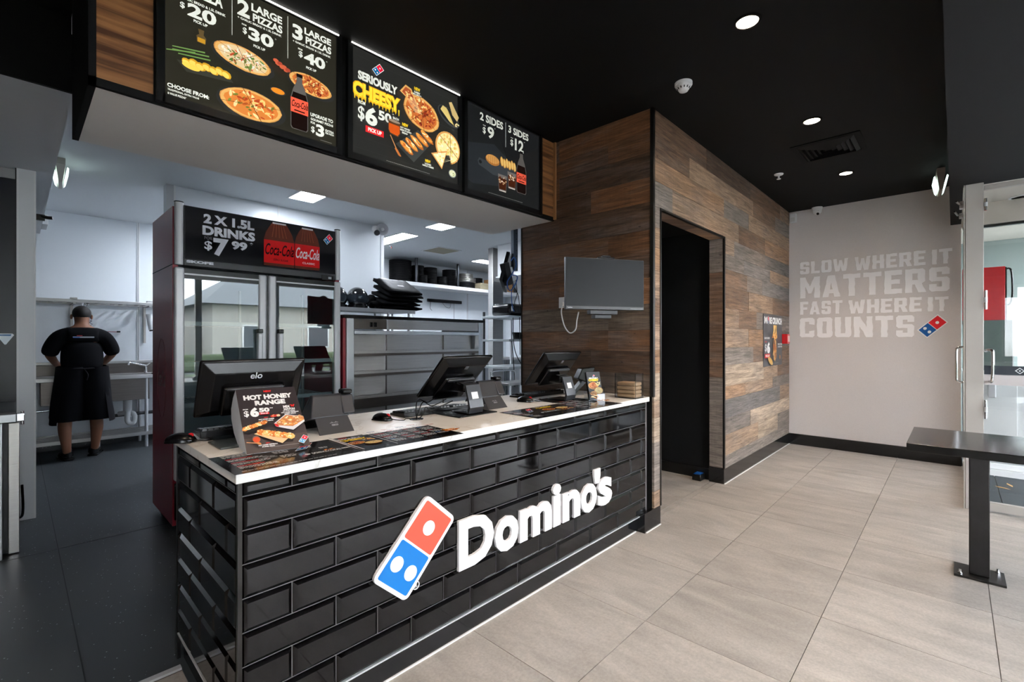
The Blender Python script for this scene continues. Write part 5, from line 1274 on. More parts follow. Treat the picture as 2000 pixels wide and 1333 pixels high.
def bott(cx, w_, zt, ink, sub):
    x = lambda k: cx+k*w_
    p.poly([(x(-.5), 1.845), (x(.5), 1.845), (x(.5), 2.04), (x(.44), 2.09), (x(.34), 2.13), (x(.22), zt), (x(-.22), zt), (x(-.34), 2.13), (x(-.44), 2.09), (x(-.5), 2.04)], (96, 42, 28))
    for k in range(5): p.poly([(x(-.25+k*.12), 2.06), (x(-.22+k*.12), 2.06), (x(-.15+k*.07), zt-.01), (x(-.17+k*.07), zt-.01)], (130, 66, 44))
    p.poly([(x(-.22), zt-.012), (x(.22), zt-.012), (x(.22), zt), (x(-.22), zt)], (190, 186, 190))
    p.rect(x(-.5), 1.865, x(.5), 2.035, (206, 24, 26)); p.text('Coca-Cola', x(-.46), 1.925, x(.49), 2.01, ink, .015, .35); p.text(sub, x(-.2), 1.885, x(.3), 1.90, ink, .02)
bott(1.368, .218, 2.172, (40, 10, 12), 'ZERO SUGAR'); bott(1.578, .194, 2.168, (226, 222, 226), 'CLASSIC')
p.logo(None, (1.755, 2.153), (1.785, 2.118), (1.736, 2.072), (1.706, 2.097))
p.text('SKOPE', .778, 1.804, .935, 1.822, (206, 208, 216), .06)
p.lay += .004; put('graphic', p, t)

# ================================================================ HEATED RACK
t = thing('holding_rack', 'stainless pizza holding rack with black top beside the drinks fridge', 'rack', (2.68, 4.0, 0))
ST2 = mat('satin_stainless', (176, 174, 172), .36, .9, noise=.10, nscale=6, stretch=(.6, .6, 30))
put('top', B().box(1.875, 3.49, 3.69, 4.42, 1.475, 1.503, PLAST, .004), t)
put('side_panel', B().box(1.880, 1.905, 3.72, 4.40, .06, 1.475, REDP), t)
put('side_panel', B().box(3.455, 3.475, 3.72, 4.40, .06, 1.475, ST2), t)
for a, c in ((1.905, 1.972), (3.40, 3.455)): put('front_post', B().box(a, c, 3.70, 3.76, .06, 1.475, mat('bright_post', (196, 200, 204), .3, .6), .004), t)
cp = put('control_panel', B().box(1.972, 2.29, 3.71, 3.74, 1.386, 1.472, STEELD).box(2.30, 3.40, 3.71, 3.74, 1.386, 1.472, ST2).box(2.289, 2.301, 3.704, 3.74, 1.386, 1.472, ALU), t)
for x in (2.135, 2.175): put('switch', B().box(x-.014, x+.014, 3.700, 3.712, 1.405, 1.445, PLAST, .004), cp)
put('rail', B().box(1.972, 3.40, 3.695, 3.735, 1.338, 1.372, mat('bright_rail', (206, 212, 218), .3, .5), .006), t)
for z, h in ((1.150, .045), (.975, .045), (.765, .04), (.5, .04)):
    put('shelf', B().box(1.972, 3.40, 3.70, 3.735, z, z+h*.5, STEELD).box(1.972, 3.40, 3.70, 3.72, z+h*.5, z+h, ST2).box(1.972, 3.40, 3.735, 4.36, z+h*.5, z+h*.6, ST2), t)
zs_ = [1.338, 1.195, 1.02, .805, .54]
for k in range(4):
    for a, c in ((1.975, 2.333), (2.341, 2.993), (3.001, 3.398)):
        b = B(); n = 8
        P = []
        for q in range(n+1):
            x = a+(c-a)*q/n; bow = .012*math.sin(math.pi*q/n)
            P += [(x, 3.80, zs_[k+1]), (x, 3.80+bow, (zs_[k]+zs_[k+1])/2), (x, 3.80, zs_[k])]
        b.add(P, [(3*q+r, 3*q+3+r, 3*q+4+r, 3*q+1+r) for q in range(n) for r in (0, 1)], ST2, True); put('back_sheet', b, t)
for x in (2.337, 2.997): put('divider', B().box(x-.003, x+.003, 3.786, 3.80, .5, 1.338, STEELD), t)
put('foot', B().cyl((1.93, 3.76, 0), (1.93, 3.76, .07), .02, PLAST), t); put('foot', B().cyl((3.43, 3.76, 0), (3.43, 3.76, .07), .02, PLAST), t); put('foot', B().cyl((1.93, 4.34, 0), (1.93, 4.34, .07), .02, PLAST), t); put('foot', B().cyl((3.43, 4.34, 0), (3.43, 4.34, .07), .02, PLAST), t)
put('lower_front', B().box(1.972, 3.40, 3.72, 3.74, .08, .5, ST2).box(1.972, 3.40, 3.70, 3.73, .70, .765, STEELD), t)

# ================================================================ SHELF WITH HELMETS AND BAGS
t = thing('wire_shelf', 'wall-side metal shelf carrying helmets and delivery bags', 'shelf', (2.7, 5.25, 0))
put('deck', B().box(1.88, 3.50, 5.0, 5.50, 1.635, 1.66, mat('pale_shelf', (176, 182, 184), .4, .4)).box(1.88, 3.50, 4.995, 5.003, 1.622, 1.664, ALU), t)
for x, y in ((1.9, 5.02), (1.9, 5.48), (3.12, 5.02), (3.20, 5.46), (3.47, 5.10), (3.47, 5.48)): put('leg', B().cyl((x, y, 0), (x, y, 1.635), .014, ALU, n=10), t)
def helmet(x, y, label, rz):
    t = thing('helmet', label, 'helmet', (x, y, 1.66), rz)
    b = B().ell((0, 0, .125), .125, .15, .135, mat('helmet_shell', (22, 22, 25), .12, coat=.5), 28, 14); put('shell', b, t, local=True)
    b = B(); vs = []; n = 14
    for i in range(n+1):
        a = math.radians(-160+140*i/n)
        for zz, k in ((.07, .99), (.11, 1.045), (.16, 1.03)): 
            r = math.sqrt(max(.1, 1-((zz-.125)/.135)**2)); vs.append((.128*k*r*math.cos(a), .154*k*r*math.sin(a), zz))
    b.add(vs, [(3*i+r, 3*i+3+r, 3*i+4+r, 3*i+1+r) for i in range(n) for r in (0, 1)], mat('visor', (60, 68, 76), .04, .5), True); put('visor', b, t, local=True)
    b = B().lathe([(.118, .012), (.112, 0), (.08, 0)], BLKM, n=24, sy=1.15); b.lathe([(.118, .012), (.122, .04)], PLAST, n=24, sy=1.15); put('rim', b, t, local=True)
helmet(2.545, 5.20, 'shiny black helmet half hidden behind the drinks fridge', math.radians(-15))
helmet(2.80, 5.18, 'shiny black helmet with clear visor left of the stacked bags', math.radians(-15))
for k in range(5):
    b = B(); n = 10
    tilt = math.radians(2+k*5.5)
    b.M = Matrix.Translation((3.34+random.uniform(-.02, .02), 4.99, 1.664+k*.048)) @ Matrix.Rotation(random.uniform(-.05, .05), 4, 'Z') @ Matrix.Rotation(tilt, 4, 'X')
    bm = bmesh.new(); bmesh.ops.create_grid(bm, x_segments=9, y_segments=9, size=.5)
    top = [v.co.copy() for v in bm.verts]; bm.free()
    W3, D3, T3 = .50, .44-.012*k, .055
    vs = []; N1 = 10
    for s_ in (0, 1):
        for j in range(N1):
            for i in range(N1):
                u, v = i/(N1-1), j/(N1-1); e = min(u, 1-u, v, 1-v); z = (.046+.038*v)*(.5+(s_-.5)*min(1, .45+e*6))+random.uniform(-.004, .004)
                vs.append(((u-.5)*W3+random.uniform(-.004, .004), v*D3+random.uniform(-.006, .006), z))
    q_ = N1*N1; fs = [(j*N1+i, j*N1+i+1, (j+1)*N1+i+1, (j+1)*N1+i) for j in range(N1-1) for i in range(N1-1)]
    F_ = [tuple(a+q_ for a in f) for f in fs]+[f[::-1] for f in fs]
    per = [(i, 0) for i in range(N1)]+[(N1-1, j) for j in range(1, N1)]+[(i, N1-1) for i in range(N1-2, -1, -1)]+[(0, j) for j in range(N1-2, 0, -1)]
    idx = [j*N1+i for i, j in per]
    for a in range(len(idx)): c_ = idx[(a+1) % len(idx)]; F_.append((idx[a], c_, c_+q_, idx[a]+q_))
    b.add(vs, F_, VINYLB, True)
    lab = ['bottom', 'second from bottom', 'middle', 'second from top', 'top'][k]
    bag = thing('delivery_bag', ('folded black delivery bag with white and red label, top of the stack on the shelf' if k == 4 else 'folded glossy black delivery bag, %s of the stack on the shelf' % lab), 'bag', (3.34, 5.2, 1.664+k*.052), 0, 'stacked delivery bags')
    put('bag_body', b, bag)
    if k == 4:
        p = PR((0, 0, 0), (1, 0, 0), (0, 1, 0), (0, 0, 1), P_GLOSS); p.M = b.M
        p.lay = T3+.007; p.poly([(-.13, .42), (.0, .42), (.02, .24), (-.06, .22)], (216, 216, 220)); p.poly([(-.12, .40), (-.01, .40), (-.01, .36), (-.06, .33), (-.11, .36)], (206, 30, 40)); p.rect(-.04, .14, .05, .17, (200, 200, 204))
        p.text('HOT', -.06, .27, .0, .31, (216, 216, 220), .04); p.v = [p.M @ v for v in p.v]; put('label_patch', p, bag)
b = B().ell((3.02, 5.16, 1.72), .07, .09, .05, VINYLB).ell((3.05, 5.3, 1.78), .06, .09, .08, VINYLB).tube([(2.96, 5.06, 1.68), (2.97, 5.03, 1.665), (3.02, 5.02, 1.66), (3.07, 5.04, 1.675)], .012, PLAST, 8, 5)
put('chin_strap_bundle', b, None, label='bundle of black straps between the helmet and the stacked bags', cat='straps')

# horn speaker pair on the end of the middle wall
t = thing('horn_speaker', 'white horn speaker at the top right end of the middle wall', 'speaker', (3.26, 5.40, 2.72))
put('horn', B().lathe([(.018, -.06), (.03, .0), (.075, .05), (.078, .055), (.07, .052), (.025, .0), (.0001, -.01)], mat('speaker_cream', (206, 206, 212), .4), n=24, axis=(-.35, -.9, -.12)).cyl((0, 0, 0), (-.02, -.06, -.008), .02, WHITE), t, local=True)
put('rear_unit', B().ell((-.07, .03, .0), .05, .05, .05, WHITE).cyl((-.06, .02, -.05), (-.09, -.04, -.06), .035, PLASTG), t, local=True)
put('bracket', B().box(-.02, .02, .0, .14, .03, .06, WHITE), t, local=True)

# ================================================================ KITCHEN CEILING
for (x0, x1, y0, y1), s_, lb in zip(KLIGHT, KSTR, ['square light panel just behind the bulkhead above the fridge', 'square light panel right of the horn speaker', 'long light panel partly behind the middle wall',
        'light panel beyond the steel column', 'light panel behind the middle wall', 'light panel above the right kitchen', 'small light panel above the sink']):
    t = thing('light_panel', lb, 'ceiling light', ((x0+x1)/2, (y0+y1)/2, 2.8))
    em = mat('kitchen_diffuser_%d' % int(s_*100+x0), (255, 255, 255), .5, emit=(236, 244, 255), estr=s_)
    put('diffuser', B().box(x0, x1, y0, y1, 2.796, 2.7995, em), t); put('trim_frame', B().box(x0-.02, x1+.02, y0-.02, y0, 2.795, 2.8, WHITE).box(x0-.02, x1+.02, y1, y1+.02, 2.795, 2.8, WHITE).box(x0-.02, x0, y0, y1, 2.795, 2.8, WHITE).box(x1, x1+.02, y0, y1, 2.795, 2.8, WHITE), t)
hp = mat('beige_hatch', (150, 144, 124), .7)
t = thing('ceiling_hatch', 'beige square ceiling hatch in the kitchen ceiling', 'hatch', (4.92, 6.28, 2.8))
put('panel', B().box(4.70, 5.15, 6.06, 6.51, 2.794, 2.7995, hp), t); put('trim_frame', B().box(4.68, 5.17, 6.04, 6.06, 2.79, 2.8, WHITE).box(4.68, 5.17, 6.51, 6.53, 2.79, 2.8, WHITE).box(4.68, 4.70, 6.06, 6.51, 2.79, 2.8, WHITE).box(5.15, 5.17, 6.06, 6.51, 2.79, 2.8, WHITE), t)
t = thing('sprinkler_head', 'tiny fire sprinkler in the kitchen ceiling', 'sprinkler', (4.13, 6.55, 2.8)); put('rose', B().lathe([(.04, 0), (.038, -.006), (.012, -.01)], WHITE), t, local=True); put('deflector', B().cyl((0, 0, -.01), (0, 0, -.045), .007, mat('copper_red', (120, 50, 40), .4)), t, local=True)

# ================================================================ FAR SHELF WITH PANS
t = thing('pan_shelf', 'long white shelf high on the kitchen back wall holding pans', 'shelf', (5.9, 7.4, 2.27))
put('deck', B().box(3.9, 7.88, 7.18, 7.645, 2.29, 2.352, WHITE), t); put('top_sheet', B().box(3.9, 7.88, 7.18, 7.645, 2.352, 2.356, PLASTG), t)
for x in (5.06, 6.05): put('hanger', B().cyl((x, 7.19, 2.356), (x, 7.19, 2.8), .027, mat('dark_steel_pipe', (52, 54, 58), .3, .7), n=14), t)
def pans(x, y, r, z1, label, mt, ribs=True, z0=2.356):
    n = max(3, int((z1-z0)/.032)); pr = [(r*.93, 0)]
    for k in range(n):
        z = (z1-z0)*k/n; dz = (z1-z0)/n; pr += [(r*.965, z+dz*.2), (r, z+dz*.6), (r, z+dz*.9), (r*.96, z+dz*.98)]
    pr.append((r*.9, z1-z0)); o = put('pan_stack', B().lathe(pr, mt, (x, y, z0), 28), None, label=label, cat='pan stack', group='stacks of pizza pans on the high kitchen shelf')
BP = mat('black_pan', (8, 8, 9), .6, 0, spec=.12); SP = mat('worn_aluminium_pan', (140, 138, 132), .35, .9)
pans(4.86, 7.41, .205, 2.745, 'tallest wide stack of black pans, leftmost on the high shelf', BP)
pans(5.26, 7.43, .12, 2.70, 'black pan stack just right of the first shelf post', BP)
pans(5.24, 7.225, .075, 2.50, 'low narrow stack of black pans right of the first shelf post', BP)
pans(5.52, 7.40, .138, 2.685, 'round-topped black pan stack in the middle of the high shelf', BP)
pans(5.772, 7.35, .108, 2.53, 'short stack of black pans left of the second shelf post', BP)
pans(6.03, 7.44, .14, 2.70, 'tall black pan stack behind the second shelf post', BP)
pans(6.42, 7.40, .21, 2.47, 'black pan stack under the aluminium pans', BP)
pans(6.42, 7.40, .225, 2.565, 'dull metal pan stack right of the second shelf post', SP, z0=2.47); pans(6.42, 7.40, .17, 2.655, 'small bright pan stack on top of the wider metal pans', SP, z0=2.565)
pans(6.86, 7.515, .12, 2.62, 'black pan stack behind the corrugated trays', BP)
for k in range(5): put('tray', B().box(6.66+k*.004, 6.99, 7.20, 7.385, 2.358+k*.026, 2.380+k*.026, mat('tan_tray', (176, 164, 136), .7)), None, label='flat tan cardboard tray, %s of the pile left of the steel column' % ['bottom', 'second lowest', 'middle', 'second highest', 'top'][k], cat='tray', group='pile of trays on the high shelf')
for k in range(2): put('carton', B().box(7.05+k*.35, 7.35+k*.35, 7.22, 7.5, 2.358, 2.60-.05*k, CARD, .003), None, label='brown carton on the high shelf %s' % ['just right of the steel column', 'next to the timber wall edge'][k], cat='carton')
t = thing('magnetic_bar', 'black bar fixed to the kitchen wall below the high shelf', 'bar', (6.0, 7.62, 2.08))
put('bar', B().box(5.62, 6.5, 7.59, 7.64, 2.05, 2.115, PLAST, .01), t); put('wires', B().tube([(5.70, 7.62, 2.05), (5.70, 7.63, 1.93), (5.72, 7.6, 1.88)], .004, PLAST, 5, 4).tube([(6.0, 7.62, 2.05), (6.1, 7.63, 1.97), (6.2, 7.63, 1.96), (6.22, 7.62, 2.05)], .003, PLAST, 5, 5).tube([(6.32, 7.635, 2.05), (6.31, 7.635, 1.4)], .003, PLAST, 5), t)

# ================================================================ RIGHT OF THE KITCHEN VIEW
t = thing('steel_column', 'square stainless steel column from floor to ceiling in the kitchen', 'column', (5.46, 5.54, 0)); put('sheath', B().box(5.36, 5.60, 5.485, 5.60, 0, 2.8, STEEL, .004), t)
t = thing('extraction_hood', 'white box hood hanging from the kitchen ceiling right of the steel column', 'hood', (5.8, 4.4, 2.3)); put('shell', B().box(5.29, 6.4, 3.6, 5.31, 2.30, 2.8, WHITE, .004), t); put('lip', B().box(5.27, 6.42, 3.58, 5.33, 2.28, 2.30, ALU), t)
t = thing('kitchen_monitor', 'black order monitor on a perforated steel drop post with blue cables', 'monitor', (3.78, 3.55, 1.9))
put('drop_post', B().box(3.735, 3.803, 3.50, 3.54, 2.05, 2.8, mat('blue_grey_strut', (66, 74, 84), .4, .5)), t)
hl = B()
for k in range(11): hl.cyl((3.780, 3.499, 2.77-k*.062), (3.780, 3.4985, 2.77-k*.062), .006, BLKM, n=8)
put('post_holes', hl, t, kind='stuff')
b = B(); b.M = Matrix.Translation((3.735, 3.62, 2.02)) @ Matrix.Rotation(math.radians(20), 4, 'Y') @ Matrix.Rotation(math.radians(35), 4, 'Z'); b.box(-.16, .20, -.02, .02, -.14, .20, PLAST, .006); put('screen_housing', b, t)
b = B(); b.M = Matrix.Translation((3.635, 3.50, 2.0)) @ Matrix.Rotation(math.radians(-18), 4, 'Y'); b.box(-.035, .045, -.02, .05, -.12, .12, BLK, .004).box(.06, .09, -.01, .05, -.05, .06, WHITE, .002); put('player_box', b, t)
put('blue_cable', B().tube([(3.650, 3.46, 2.14), (3.690, 3.45, 2.18), (3.730, 3.46, 2.10), (3.650, 3.46, 1.98), (3.590, 3.46, 1.90), (3.630, 3.46, 1.82), (3.710, 3.46, 1.88), (3.750, 3.46, 1.98), (3.670, 3.46, 1.99)], .006, BLUEC, 6, 6).tube([(3.710, 3.47, 1.9), (3.670, 3.47, 1.8), (3.680, 3.47, 1.66), (3.710, 3.47, 1.6)], .005, BLUEC, 6, 6), t)
put('black_cable', B().tube([(3.770, 3.5, 1.95), (3.790, 3.5, 1.8), (3.750, 3.5, 1.7), (3.770, 3.5, 1.6)], .004, PLAST, 6, 6).tube([(3.710, 3.5, 1.9), (3.810, 3.5, 1.78), (3.830, 3.5, 1.62)], .004, PLAST, 6, 6), t)
t = thing('kitchen_shelving', 'open steel shelving unit beside the timber wall edge in the kitchen', 'shelving', (4.5, 4.3, 0))
for z in (1.60, 1.30, .95, .45): put('shelf', B().box(4.24, 4.80, 4.05, 4.55, z-.03, z, mat('pale_shelf', (176, 182, 184), .4, .4), .003), t)
for x, y in ((4.62, 4.06), (4.26, 4.53), (4.78, 4.53), (4.78, 4.06)): put('upright', B().box(x-.012, x+.012, y-.012, y+.012, 0, 1.66, PLASTG if x < 4.7 else ALU), t)
put('hanging_cables', B().tube([(4.30, 4.04, 1.57), (4.31, 4.03, 1.2), (4.45, 4.03, .98), (4.6, 4.03, .96)], .006, PLAST, 6, 8).tube([(4.28, 4.04, 1.28), (4.30, 4.03, 1.0), (4.32, 4.03, .7)], .006, PLAST, 6, 8).tube([(4.42, 4.04, 1.58), (4.42, 4.03, 1.1)], .005, PLAST, 6), t)
t = thing('black_case', 'black soft case with cables on top of the kitchen shelving', 'case', (4.45, 4.3, 1.6)); put('case_body', B().box(4.30, 4.62, 4.1, 4.45, 1.601, 1.76, PLAST, .05, 3), t); put('tag', B().box(4.33, 4.36, 4.095, 4.1, 1.66, 1.72, WHITE), t)
put('black_tub', B().lathe([(.05, 0), (.07, .09), (.072, .09), (.06, .085)], PLAST, (4.55, 4.2, 1.301)), None, label='small black tub on the middle shelf of the kitchen shelving', cat='tub')
p = PR((4.24, 7.638, 1.3), *XZ, P_PAPER); p.fx = lambda u, v: (u, v); p.O = Vector((6.72, 7.636, 1.32)); p.rect(0, 0, .16, .34, (226, 228, 232)); p.rect(.02, .24, .14, .31, (40, 80, 160)); p.rect(.02, .14, .14, .19, (196, 40, 50)); p.rect(.02, .05, .14, .1, (60, 90, 150)); put('wall_notice', p, None, label='small blue red and white notice on the far kitchen wall behind the shelving', cat='notice')
t = thing('service_trolley', 'low stainless trolley with a looped push handle', 'trolley', (4.2, 4.1, 0))
put('tray', B().box(3.92, 4.5, 3.75, 4.02, .755, .785, ST2, .004), t); put('handle', B().tube([(3.94, 4.06, .78), (3.94, 4.06, .87), (3.97, 4.06, .905), (4.25, 4.02, .91), (4.30, 4.01, .88), (4.31, 4.01, .78)], .012, CHROME, 8, 5), t)
for x in (3.95, 4.47):
    for y in (3.78, 4.0): put('leg', B().cyl((x, y, .05), (x, y, .755), .011, CHROME, n=8), t); put('castor', B().cyl((x-.012, y, .03), (x+.012, y, .03), .03, PLAST, n=12), t)
put('lower_tray', B().box(3.92, 4.5, 3.75, 4.02, .25, .27, ST2), t)
t = thing('far_bench', 'pale steel bench against the far kitchen wall', 'bench', (6.0, 7.35, 0))
put('top', B().box(4.2, 7.85, 7.05, 7.62, .86, .90, ST2, .003), t); put('lower_shelf', B().box(4.2, 7.85, 7.1, 7.6, .3, .33, ST2), t)
for x in (4.25, 5.4, 6.6, 7.8): put('leg', B().cyl((x, 7.1, 0), (x, 7.1, .86), .02, ALU), t); put('leg', B().cyl((x, 7.58, 0), (x, 7.58, .86), .02, ALU), t)
t = thing('white_machine', 'white bench appliance on the far kitchen bench behind the holding rack', 'appliance', (5.6, 7.3, .9)); put('body', B().box(5.45, 5.95, 7.1, 7.5, .901, 1.27, WHITE, .01), t); put('dark_top', B().box(5.44, 5.96, 7.09, 7.51, 1.27, 1.30, PLAST, .004), t); put('amber_lamp', B().ell((5.75, 7.2, 1.36), .035, .035, .04, mat('amber', (240, 170, 40), .4)), t)

# ================================================================ LEFT SIDE
t = thing('cool_room_front', 'black cool room panel with small blue and white triangular sticker at the left edge', 'cool room', (-1.2, 4.86, 0))
NV = mat('blue_black_panel', (18, 22, 30), .3)
put('panel', B().box(-2.39, 0.0, 4.85, 4.93, 0, 2.44, NV), t); put('head_band', B().box(-2.39, 0.0, 4.842, 4.85, 2.43, 2.50, mat('pale_band', (150, 152, 152), .5)), t)
p = PR((0, 4.848, 0), *XZ, P_GLOSS); p.poly([(-.083, 1.335), (-.013, 1.335), (-.005, 1.325), (-.044, 1.258), (-.052, 1.258), (-.091, 1.325)], (196, 210, 222)); p.poly([(-.078, 1.33), (-.018, 1.33), (-.022, 1.318), (-.074, 1.318)], (40, 90, 140)); put('sticker', p, t)
t = thing('prep_bench', 'stainless preparation bench end with black top at the left edge', 'bench', (-.6, 4.3, 0))
put('top', B().box(-1.6, .002, 4.08, 4.75, .845, .862, BLK, .002).box(-1.6, .004, 4.07, 4.09, .80, .848, mat('bright_post', (196, 200, 204), .3, .6), .003), t)
put('cabinet', B().box(-1.6, -.02, 4.16, 4.74, .08, .80, BLKM), t); put('door_panel', B().box(-.029, .018, 4.12, 4.165, .005, .79, STEEL, .003), t); put('dark_gap', B().box(-.056, -.029, 4.12, 4.165, .02, .80, PLAST), t)  # black strip added to stand for the dark gap between the panels
put('door_panel', B().box(-.9, -.052, 4.05, 4.10, .0, .80, mat('bright_post', (196, 200, 204), .3, .6), .003), t)
put('hinge', B().box(.004, .04, 4.09, 4.13, .80, .85, CHROME, .004).cyl((.03, 4.10, .78), (.03, 4.10, .86), .008, CHROME), t)
put('grey_cable', B().tube([(.03, 4.4, .35), (.035, 4.42, .2), (.03, 4.5, .12), (.01, 4.55, .10)], .007, PLAST, 6, 6), t)
b = B().tube([(.10, 4.87, 2.20), (.13, 4.87, 2.20), (.16, 4.85, 2.19), (.19, 4.84, 2.19)], .012, BLK, 6, 4).box(.105, .15, 4.86, 4.9, 2.17, 2.21, BLK)
put('door_catch', b, None, label='small black bracket near the top of the pale post', cat='bracket')

# sink bench
t = thing('sink_bench', 'long stainless sink bench along the back kitchen wall', 'sink', (.5, 7.35, 0))
put('worktop', B().box(-1.3, .62, 7.10, 7.62, .83, .872, ST2, .004).box(.62, 1.75, 7.10, 7.16, .83, .872, ST2, .004).box(.62, 1.75, 7.5, 7.62, .83, .872, ST2, .004).box(1.2, 1.75, 7.16, 7.5, .83, .872, ST2), t)
put('splashback', B().box(-1.3, 1.75, 7.60, 7.642, .87, 1.0, STEELD, .004).box(-1.3, 1.75, 7.57, 7.642, 1.0, 1.03, STEEL, .003), t)
for a, c in ((.713, 1.122), (.185, .59)):
    b = B().box(a, c, 7.118, 7.13, .575, .83, STEELD, .003).box(a, c, 7.49, 7.5, .575, .83, STEELD).box(a, a+.01, 7.13, 7.49, .575, .83, STEELD).box(c-.01, c, 7.13, 7.49, .575, .83, STEELD).box(a, c, 7.13, 7.49, .575, .585, STEELD); put('basin', b, t)
for x in (-1.2, -.1, .653, 1.093, 1.7):
    put('leg', B().cyl((x, 7.13, 0), (x, 7.13, .83), .017, ALU, n=12).cyl((x, 7.58, 0), (x, 7.58, .83), .017, ALU, n=12), t)
put('cross_rail', B().cyl((-.1, 7.14, .52), (.653, 7.14, .52), .010, CHROME, n=8), t)
ls = B().box(-1.3, 1.75, 7.10, 7.12, .145, .185, ST2).box(-1.3, 1.75, 7.56, 7.58, .145, .185, ST2)
for k in range(7): ls.box(-1.3, 1.75, 7.15+k*.058, 7.18+k*.058, .16, .175, ST2)
put('lower_shelf', ls, t)
put('waste_pipe', B().cyl((.935, 7.3, .575), (.935, 7.3, .43), .042, PVC).cyl((.935, 7.3, .45), (.935, 7.3, .34), .030, PVC).tube([(.935, 7.3, .40), (.935, 7.3, .31), (.955, 7.3, .28), (.985, 7.3, .28), (1.0, 7.3, .31), (1.0, 7.3, .37), (.97, 7.35, .40), (.86, 7.4, .39)], .028, PVC, 12, 4).cyl((.5, 7.45, .36), (1.6, 7.45, .38), .02, PLASTG), t)
put('tap', B().tube([(1.135, 7.47, .872), (1.135, 7.47, .96), (1.12, 7.45, .97), (.975, 7.36, 1.01), (.955, 7.35, 1.0), (.95, 7.345, .985)], .011, CHROME, 10, 4).cyl((1.135, 7.47, .872), (1.135, 7.47, .95), .02, CHROME).tube([(1.14, 7.47, .96), (1.18, 7.46, 1.0)], .007, CHROME), t)
put('tap', B().tube([(.655, 7.46, .872), (.655, 7.46, .95), (.67, 7.42, .98)], .016, CHROME, 10, 4), t)
h = B()
pts = []
for k in range(60): a = k*.9; z = 1.40+k*.0055; pts.append((.622+.014*math.cos(a)-.0007*k, 7.40+.014*math.sin(a), z))
h.tube(pts, .0045, CHROME, 6); h.cyl((.63, 7.42, .87), (.63, 7.42, 1.42), .012, CHROME).tube([(.583, 7.40, 1.72), (.56, 7.40, 1.745), (.54, 7.40, 1.72), (.535, 7.4, 1.60)], .012, CHROME, 8, 4)
put('spray_hose', h, t)
t = thing('slatted_shelf', 'slatted steel shelf on the wall above the sink', 'shelf', (.5, 7.4, 1.73))
put('front_rail', B().box(-1.3, 1.75, 7.235, 7.26, 1.715, 1.752, ST2, .004), t); put('rear_rail', B().box(-1.3, 1.75, 7.615, 7.64, 1.715, 1.752, ST2), t)
k = 0; x = -1.28
while x < 1.74: put('slat', B().box(x-.017, x+.017, 7.26, 7.615, 1.730, 1.742, ST2), t); x += .078
for x in (.46, 1.15): put('bracket', B().box(x-.012, x+.012, 7.25, 7.642, 1.70, 1.715, ST2).box(x-.035, x+.025, 7.24, 7.30, 1.752, 1.772, STEEL, .003).box(x-.012, x+.012, 7.62, 7.642, 1.25, 1.70, ALUW), t)
put('spray_lance', B().cyl((.66, 7.62, 1.394), (.88, 7.62, 1.392), .0035, REDP, n=8).box(.872, .905, 7.60, 7.635, 1.383, 1.403, PLAST, .003), None, label='thin spray rod on the wall beside the person at the sink', cat='spray rod')
t = thing('towel_roll', 'white paper roll hanging below the slatted shelf beside the fridge side', 'paper roll', (1.19, 7.5, 1.45)); put('roll', B().cyl((1.20, 7.46, 1.42), (1.17, 7.46, 1.62), .035, WHITE), t); put('end_cap', B().cyl((1.20, 7.46, 1.42), (1.203, 7.46, 1.405), .03, PLAST), t)
t = thing('wall_box', 'small white box high on the back wall beside the soffit edge', 'box', (.22, 7.3, 2.5)); put('casing', B().box(.196, .24, 7.0, 7.35, 2.515, 2.62, WHITE, .003), t)

# ================================================================ PERSON AT THE SINK (seen from behind)
def skin_mesh(name, V, E_, R, mt, parent, lv=2, root=0):
    me = bpy.data.meshes.new(name); inv = WM[parent].inverted()
    me.from_pydata([tuple(inv @ Vector(v)) for v in V], E_, []); o = bpy.data.objects.new(name, me); COL.objects.link(o)
    m = o.modifiers.new('s', 'SKIN'); m.use_smooth_shade = True
    sv = me.skin_vertices[0].data
    for i, r in enumerate(R): sv[i].radius = (r, r) if not isinstance(r, tuple) else r; sv[i].use_root = (i == root)
    s2 = o.modifiers.new('d', 'SUBSURF'); s2.levels = lv; s2.render_levels = lv
    dg = bpy.context.evaluated_depsgraph_get(); nm = bpy.data.meshes.new_from_object(o.evaluated_get(dg)); o.modifiers.clear(); o.data = nm
    nm.materials.clear(); nm.materials.append(mt)
    for pl in nm.polygons: pl.use_smooth = True
    o.parent = parent; WM[o] = WM[parent]; o.name = name
    return o
PX_ = .505
t = thing('person', 'person in black t-shirt and long black apron washing up at the sink, seen from behind', 'person', (PX_, 6.93, 0))
def S(x, y, z): return (PX_+x, 6.93+y, z)
V = [S(0, .0, .92), S(0, .02, 1.08), S(0, .02, 1.24), S(0, .03, 1.38), S(0, .05, 1.45), S(0, .08, 1.53), S(0, .09, 1.60)]
E_ = [(0, 1), (1, 2), (2, 3), (3, 4), (4, 5), (5, 6)]
R = [(.13, .10), (.13, .10), (.13, .10), (.10, .08), (.055, .055), (.075, .09), (.068, .08)]
